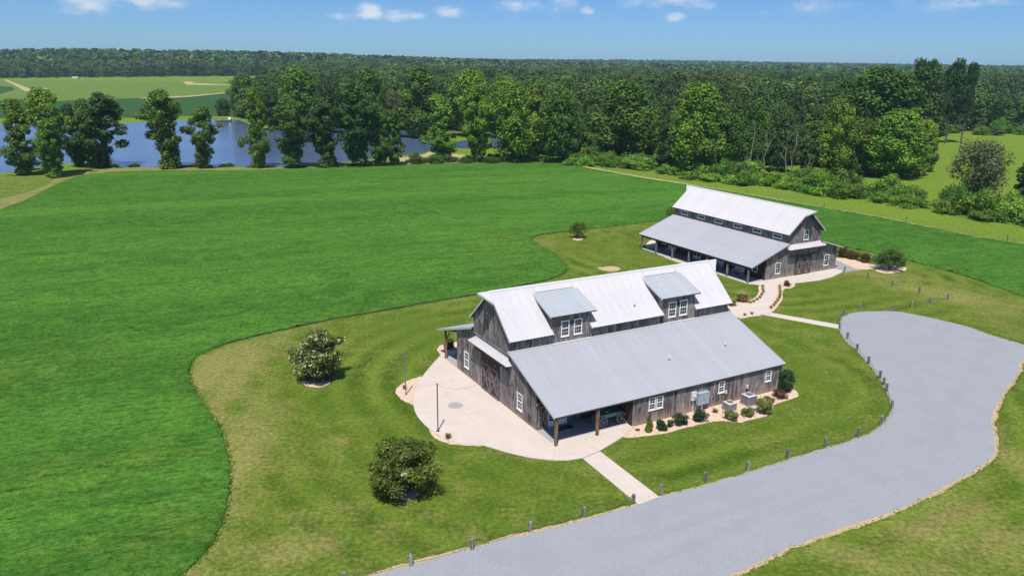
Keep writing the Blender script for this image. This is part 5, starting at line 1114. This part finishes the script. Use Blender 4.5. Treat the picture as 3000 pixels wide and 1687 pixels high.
fa = np.concatenate(fa); gx, gy, _ = PX(fa[:, 0], fa[:, 1]); keep = ~((gx < 850) & (gy > 231.8)); fa = fa[keep]
def scatter(name, P, meshes, hlo, hhi, wr, seed, zs=1.0):
    rg = np.random.default_rng(seed); n = len(P); me = bpy.data.meshes.new(name); V = np.column_stack([P, hz(P[:, 0], P[:, 1])-.3]).astype(np.float32)
    me.vertices.add(n); me.vertices.foreach_set('co', V.ravel())
    big = np.clip(.5+.35*np.sin(P[:, 0]/60)*np.cos(P[:, 1]/75)+rg.normal(0, .25, n), 0, 1)
    h = hlo+(hhi-hlo)*big; w = h*rg.uniform(*wr, n)
    a = me.attributes.new('sc', 'FLOAT_VECTOR', 'POINT'); a.data.foreach_set('vector', np.column_stack([w, w, h/zs]).astype(np.float32).ravel())
    a = me.attributes.new('rot', 'FLOAT_VECTOR', 'POINT'); a.data.foreach_set('vector', np.column_stack([0*h, 0*h, rg.uniform(0, 6.28, n)]).astype(np.float32).ravel())
    a = me.attributes.new('idx', 'INT', 'POINT'); a.data.foreach_set('value', rg.integers(0, len(meshes), n).astype(np.int32))
    o_ = tagp(link(name, me), kind='stuff')
    col = bpy.data.collections.new(name+' sources')
    for i, mm_ in enumerate(meshes): col.objects.link(bpy.data.objects.new('%s_source_%d' % (name, i), mm_))
    ng = bpy.data.node_groups.new(name, 'GeometryNodeTree'); ng.interface.new_socket('Geometry', in_out='INPUT', socket_type='NodeSocketGeometry'); ng.interface.new_socket('Geometry', in_out='OUTPUT', socket_type='NodeSocketGeometry')
    gi = ng.nodes.new('NodeGroupInput'); go = ng.nodes.new('NodeGroupOutput'); ci = ng.nodes.new('GeometryNodeCollectionInfo'); ci.inputs['Collection'].default_value = col; ci.inputs['Separate Children'].default_value = True; ci.inputs['Reset Children'].default_value = True
    ip = ng.nodes.new('GeometryNodeInstanceOnPoints'); ip.inputs['Pick Instance'].default_value = True
    def na(nm, ty):
        q = ng.nodes.new('GeometryNodeInputNamedAttribute'); q.data_type = ty; q.inputs[0].default_value = nm; return q.outputs[0]
    ng.links.new(gi.outputs[0], ip.inputs['Points']); ng.links.new(ci.outputs[0], ip.inputs['Instance']); ng.links.new(na('idx', 'INT'), ip.inputs['Instance Index']); ng.links.new(na('rot', 'FLOAT_VECTOR'), ip.inputs['Rotation']); ng.links.new(na('sc', 'FLOAT_VECTOR'), ip.inputs['Scale']); ng.links.new(ip.outputs[0], go.inputs[0])
    md = o_.modifiers.new('scatter', 'NODES'); md.node_group = ng
    return o_
sheet('forest_floor', np.array([p for p in FPg]), .03, M['floor'])
scatter('forest_mass', rest, [q[2] for q in low], 13, 26, (.6, .85), 1, 1.5)
near_fa = np.hypot(fa[:, 0], fa[:, 1]) < 1500
scatter('distant_forest', fa[near_fa], [q[0] for q in low], 13, 25, (.75, 1.0), 2, 1.5)
scatter('horizon_forest', fa[~near_fa], [q[1] for q in low], 12, 29, (.8, 1.2), 3)

# ---- garden plants
def shrub(px, py, w, h, mk_, label, leafs=1400, size=.05, flower=None, nf=0, group=None, name='shrub', shape='round', loc=None, z=0):
    w *= 1.28; h *= 1.12; leafs = int(leafs*1.4)
    p = loc if loc is not None else G(px, py); rg = np.random.default_rng(int(px*7+py)); L_ = []
    if shape == 'round':
        for k in range(18):
            a = rg.uniform(0, 6.28); r = rg.uniform(0, .34); q = rg.uniform(.13, .2); L_.append((math.cos(a)*r*w, math.sin(a)*r*w, h*(.2+.62*rg.random()*(1-r*.8)), q*w, q*w, q*h))
    elif shape == 'cone':
        for k in range(26):
            zz = k/26; r = .34*(1-zz)**.8*w; a = rg.uniform(0, 6.28); L_.append((math.cos(a)*r*.7, math.sin(a)*r*.7, h*(.05+.9*zz), .16*w*(1.15-zz), .16*w*(1.15-zz), .09*h))
    V, Fq, t = leafcloud(L_, leafs, size, rg); T = empty(name, (p[0], p[1], z), 0, label=label, cat='shrub', group=group)
    link('foliage', npmesh('foliage', V, Fq, M[mk_], {'tint': ('FACE', t)}), T)
    b = MB()
    for k in range(5): a = k*1.3; b.tube((0, 0, 0), (math.cos(a)*w*.2, math.sin(a)*w*.2, h*.55), .02, .01, n=5)
    b.obj('stem', M['bark'], T)
    if flower:
        V, Fq, t = leafcloud([(l[0], l[1], l[2]+.03, l[3]*1.08, l[4]*1.08, l[5]*1.1) for l in L_], nf, size*1.1, rg); keep = V.reshape(-1, 4, 3)[:, 0, 1] < .15*w
        V = V.reshape(-1, 4, 3)[keep].reshape(-1, 3); link('flowers', npmesh('flowers', V, np.arange(len(V)).reshape(-1, 4), M[flower]), T)
    return T
GB = 'shrubs in the bed along the barn wall'
shrub(1901, 1262, .8, 1.75, 'leafgold', 'tall golden cone shaped evergreen at the left of the wall bed', 2200, .045, group=GB, shape='cone')
shrub(1936, 1257, 1.0, 1.0, 'leafdk', 'dark green shrub right beside the cone evergreen', group=GB, size=.06)
shrub(1961, 1250, .7, .75, 'leaf0', 'small shrub between the first two dark shrubs', 800, group=GB)
shrub(1992, 1243, 1.3, 1.1, 'leafdk', 'dark green shrub, second of the dark ones', 1700, .06, group=GB)
shrub(2050, 1233, 1.3, 1.15, 'leafdk', 'darkest round shrub below the electric cabinet', 1700, .06, group=GB)
shrub(2142, 1230, 1.25, 1.0, 'leafyel', 'yellow green shrub in front of the shorter air conditioner', 1500, .06, group=GB)
shrub(2191, 1219, 1.05, .9, 'leafyel', 'yellow green shrub between the two air conditioners', 1300, .06, group=GB)
shrub(2240, 1208, 1.6, 1.45, 'leafyel', 'largest yellow green shrub right of the taller air conditioner', 2300, .065, group=GB)
shrub(2286, 1164, 1.45, .85, 'leafred', 'low reddish shrub with red blossoms near the wall corner', 1500, .055, 'redflower', 90, group=GB)
shrub(2300, 1143, 1.75, 2.3, 'leafdk', 'tall dark bush at the far right corner of the near barn', 3200, .07, group=GB)
shrub(1867, 1262, .35, .25, 'leafyel', 'tiny plant at the left tip of the wall bed', 150, .04, group=GB)
shrub(2245, 1172, .8, .4, 'leafred', 'low sparse plant by the wall behind the yellow green shrub', 300, .05, group=GB)
shrub(1318, 1022, 1.2, 1.3, 'leaf0', 'round green shrub behind the rear porch post', 1500, .06)
GQ = 'shrubs beside the far barn'
shrub(2466, 752, 2.2, 1.8, 'leafred', 'red brown shrub closest to the far barn', 1800, .08, group=GQ); shrub(2500, 759, 1.9, 1.6, 'leafred', 'red brown shrub, middle of the three by the far barn', 1700, .08, group=GQ); shrub(2534, 769, 1.8, 1.6, 'leafred', 'red brown shrub nearest the white flowered tree', 1700, .08, group=GQ)
shrub(2305, 838, 1.2, .9, 'leafred', 'dark red shrub where the path meets the far barn paving', 900, .06)
# ornamental grasses
def grass_clump(px, py, w, h, mk_, label, n=160, group=None, z=0):
    p = G(px, py); rg = np.random.default_rng(int(px*3+py)); a = rg.uniform(0, 6.28, n); r = rg.uniform(.15, 1, n)*w/2; b0 = np.stack([np.cos(a)*r*.2, np.sin(a)*r*.2, 0*a], 1); t0 = np.stack([np.cos(a)*r, np.sin(a)*r, h*rg.uniform(.6, 1, n)], 1)
    s_ = np.stack([-np.sin(a), np.cos(a), 0*a], 1)*.022*max(1, w*1.2); m_ = (b0+t0)/2+np.array([0, 0, .12*h]); V = np.stack([b0-s_, b0+s_, m_+s_*.9, t0+s_*.2, t0-s_*.2, m_-s_*.9], 1).reshape(-1, 3)
    i = np.arange(n)*6; Fq = np.concatenate([np.stack([i, i+1, i+2, i+5], 1), np.stack([i+5, i+2, i+3, i+4], 1)])
    o_ = tagp(link('grass_clump', npmesh('grass_clump', V, Fq, M[mk_], {'tint': ('FACE', rg.random(len(Fq)))})), label=label, cat='grass clump', group=group); o_.location = (p[0], p[1], z)
grass_clump(1313, 1285, .8, .55, 'strawgr', 'dry tufted plant in the stone bed before the patio'); grass_clump(1185, 1140, .6, .45, 'strawgr', 'small brown plant by the grey light pole')
grass_clump(2175, 884, 2.4, 1.3, 'strawgr', 'large feathery grass clump behind the near barn end', 420); grass_clump(2145, 896, 1.6, .9, 'strawgr', 'feathery grass clump nearest the near barn roof end', 260)
for k, (x, y) in enumerate([(2234, 842), (2235, 850), (2236, 858), (2231, 866), (2226, 874), (2218, 880), (2208, 886), (2198, 889)]): grass_clump(x, y, .75, .4, 'strawgr', 'low tufted plant edging the left side of the curved path', 90, 'tufts on the left of the curved path', .05)
for k, (x, y) in enumerate([(2284, 842), (2285, 850), (2286, 858), (2285, 867), (2283, 875), (2278, 883), (2273, 890), (2267, 897), (2259, 904)]): grass_clump(x, y, .8, .42, 'strawgr', 'low tufted plant edging the right side of the curved path', 90, 'tufts on the right of the curved path', .05)
for x, y in ((2182, 925), (2202, 921)): grass_clump(x, y, .7, .35, 'strawgr', 'small tuft at the lower edge of the plaza', 80, 'tufts at the plaza edge', .05)
grass_clump(2095, 1208, .9, .4, 'strawgr', 'dry grass tuft below the cabinet in the wall bed', 120); grass_clump(2262, 1178, .9, .5, 'strawgr', 'dry tuft near the right end of the wall bed', 120)

# blades and tufts: real grass standing in the tall field and fringing every cut edge
M['tuft_lush'] = leaf('tall grass blades', (.045, .130, .014), (.080, .190, .020), (.135, .25, .03), transl=.4, objvar=0)
M['tuft_lawn'] = leaf('lawn blades', (.080, .135, .016), (.12, .18, .025), (.24, .24, .08), transl=.4, objvar=0)
def tufts(name, P, z, w, h, mk_, seed, patch=.35):
    rg = np.random.default_rng(seed); n = len(P); a = rg.uniform(0, math.pi, n); u = np.stack([np.cos(a), np.sin(a), 0*a], 1); ln = rg.normal(0, 1.0, (n, 3)); ln[:, 2] = .55; ln /= np.linalg.norm(ln, axis=1)[:, None]
    ww = (w*rg.uniform(.5, 1.4, n))[:, None]; hh = (h*rg.uniform(.5, 1.4, n))[:, None]; c = np.column_stack([P, np.full(n, z) if np.isscalar(z) else z])
    V = np.stack([c-u*ww*.5, c+u*ww*.5, c+u*ww*.28+ln*hh, c-u*ww*.36+ln*hh*.8], 1).reshape(-1, 3)
    t = .5+.22*np.sin(P[:, 0]*patch+2*np.sin(P[:, 1]*patch*.7))+.2*np.sin(P[:, 1]*patch*1.9+P[:, 0]*patch*.6)+rg.normal(0, .2, n)
    tagp(link(name, npmesh(name, V, np.arange(4*n).reshape(-1, 4), M[mk_], {'tint': ('FACE', np.clip(t, 0, 1))})), kind='stuff')
rg = np.random.default_rng(88); n = 60000; ty = 1/(1/36.+rg.random(n)*(1/190.-1/36.)); tx = (rg.random(n)*1.45-.85)*ty; kk = inpoly(tx, ty, LUSHB[::2]); P_ = np.stack([tx[kk], ty[kk]], 1)
scl = np.clip(P_[:, 1]/60, .8, 2.2); tufts('tall_grass', P_, lush_z(P_[:, 0], P_[:, 1], LUSHB)-.01, .09*scl, .10*scl, 'tuft_lush', 3)
def along(poly, per_m, spread, seed, cond=None):
    rg = np.random.default_rng(seed); A = np.asarray(poly); Bn = np.roll(A, -1, 0); Ln = np.linalg.norm(Bn-A, axis=1); ok = (Ln < 5) & (A[:, 1] < 150) & (A[:, 1] > 25)
    if cond is not None: ok &= cond(A)
    cnt = rg.poisson(Ln*per_m*ok); i = np.repeat(np.arange(len(A)), cnt); P = A[i]+(Bn-A)[i]*rg.random(len(i))[:, None]; return P+rg.normal(0, spread, P.shape)
tufts('field_edge_grass', along(LUSHB, 30, .17, 1), .02, .12, .15, 'tuft_lush', 4)
sandb = c_sand
tufts('drive_edge_grass', np.concatenate([along(sandb, 22, .14, 2), along(pat, 10, .05, 3, lambda A: PX(A[:, 0], A[:, 1])[1] > 1040)]), .01, .09, .08, 'tuft_lawn', 5, 1.2)

# crape myrtles
def myrtle(px, py, H, w, label, seed, flowers=0, leafs=5200, lean=(0, 0), low=0, size=.095, fl_low=True, mk_='leafo'):
    p = G(px, py); rg = np.random.default_rng(seed); L_ = []
    for k in range(64):
        a = rg.uniform(0, 6.28); z = rg.uniform(.26, .93); rm = .42*math.sin(math.pi*min(.97, (z-.12)/.9))**.6; r = rm*rg.uniform(.3, 1)*w; q = rg.uniform(.07, .12)*w
        L_.append((math.cos(a)*r+lean[0]*(z-.5)*w, math.sin(a)*r+lean[1]*(z-.5)*w, z*H, q, q, q*.75))
    V, Fq, t = leafcloud(L_, leafs, size, rg); T = empty('crape_myrtle', (p[0], p[1], 0), 0, label=label, cat='ornamental tree', group='crape myrtles in the lawn')
    link('crown', npmesh('crown', V, Fq, M[mk_], {'tint': ('FACE', t)}), T)
    for k in range(5):
        a = k*1.26+.3; b = MB(); q0 = Vector((math.cos(a)*.08, math.sin(a)*.08, 0)); q1 = Vector((math.cos(a)*w*.1, math.sin(a)*w*.1, H*.3)); q2 = Vector((math.cos(a+.3)*w*.24, math.sin(a+.3)*w*.24, H*.62))
        b.tube(q0, q1, .055, .04, n=6, cap=False); b.tube(q1, q2, .04, .015, n=6, cap=False); b.obj('stem', M['bark'], T)
    if flowers:
        wl = np.array([1.6 if (l[2] < .62*H or l[1] < 0) else .35 for l in L_]); L2 = [(l[0], l[1], l[2], l[3]*1.12, l[4]*1.12, l[5]*1.15) for l, ww in zip(L_, wl) for _ in range(3 if ww > 1 else 1)]
        rg2 = np.random.default_rng(seed+1); C = []
        for k in range(flowers):
            l = L2[rg2.integers(len(L2))]; d = rg2.normal(size=3); d[2] = abs(d[2])*.6; d[1] -= .5; d /= np.linalg.norm(d); c = np.array(l[:3])+d*np.array(l[3:6]); C += [c+rg2.normal(0, .07, 3) for _ in range(6)]
        C = np.array(C); n = len(C); a = rg2.normal(size=(n, 3)); a /= np.linalg.norm(a, axis=1)[:, None]; b = np.cross(a, rg2.normal(size=(n, 3))); b /= np.linalg.norm(b, axis=1)[:, None]; a *= .045; b *= .045
        link('flowers', npmesh('flowers', np.stack([C-a-b, C+a-b, C+a+b, C-a+b], 1).reshape(-1, 3), np.arange(4*n).reshape(-1, 4), M['flower']), T)
myrtle(930, 1112, 4.95, 6.0, 'round tree full of white blossoms in the left lawn', 21, flowers=260, leafs=15000, lean=(.25, .1))
myrtle(1182, 1436, 3.75, 6.5, 'wide olive green tree with a few white blossoms, nearest in the lawn', 22, flowers=20, leafs=17000)
myrtle(1693, 697, 3.0, 4.0, 'small umbrella shaped tree by the edge of the bright field', 23, flowers=0, leafs=2600, size=.09)
myrtle(2605, 790, 3.1, 5.4, 'dark spreading tree at the right beyond the far barn', 24, flowers=0, leafs=6500, size=.09, mk_='leaf0')
myrtle(1975, 655, 3.6, 4.0, 'small tree half hidden behind the far barn porch roof', 25, leafs=2200, size=.09)
# purple grey plants under the two big ones
for (px, py, n_, lb) in ((935, 1112, 8, 'purple'), (1185, 1436, 12, 'purple')):
    for k in range(n_):
        rx = random.uniform(-40, 40); shrub(px+rx, py+random.uniform(-4, 6)-abs(rx)*.05, 1.1, .65, 'leafpurple', 'low purple grey plant in the stone ring under the %s tree' % ('white blossoming' if px < 1000 else 'wide olive'), 420, .06, 'flower', 14, group='purple plants under the lawn trees')
# chair on the rear porch
T = empty('rocking_chair', inA(1.1, 21.0, .075), ATH+1.2, label='black rocking chair on the rear porch of the near barn', cat='chair')
MB().box(-.28, .28, -.28, .28, .4, .45).obj('seat', M['black'], T); MB().hexa([(-.28, .25, .45), (.28, .25, .45), (.28, .29, .45), (-.28, .29, .45)], [(-.28, .42, 1.15), (.28, .42, 1.15), (.28, .46, 1.15), (-.28, .46, 1.15)]).obj('backrest', M['black'], T)
for sx in (-1, 1):
    MB().bar((sx*.27, -.4, .06), (sx*.27, .45, .04), .04, .05).obj('rocker', M['black'], T)
    for sy in (-.24, .24): MB().box(sx*.27-.02, sx*.27+.02, sy-.02, sy+.02, .05, .65).obj('leg', M['black'], T)
    MB().box(sx*.3-.04, sx*.3+.04, -.3, .3, .65, .68).obj('armrest', M['black'], T)

# ------------------------------------------------------------------ haze
hb = MB().box(-7000, 7000, -400, 8800, -4, 62).obj('haze', None, kind='stuff')
m = bpy.data.materials.new('haze'); m.use_nodes = True; t = m.node_tree; t.nodes.clear(); o_ = t.nodes.new('ShaderNodeOutputMaterial'); v = t.nodes.new('ShaderNodeVolumePrincipled')
v.inputs['Color'].default_value = (.52, .78, 1, 1); v.inputs['Density'].default_value = .00008; v.inputs['Anisotropy'].default_value = 0; t.links.new(v.outputs[0], o_.inputs['Volume']); hb.data.materials.append(m)
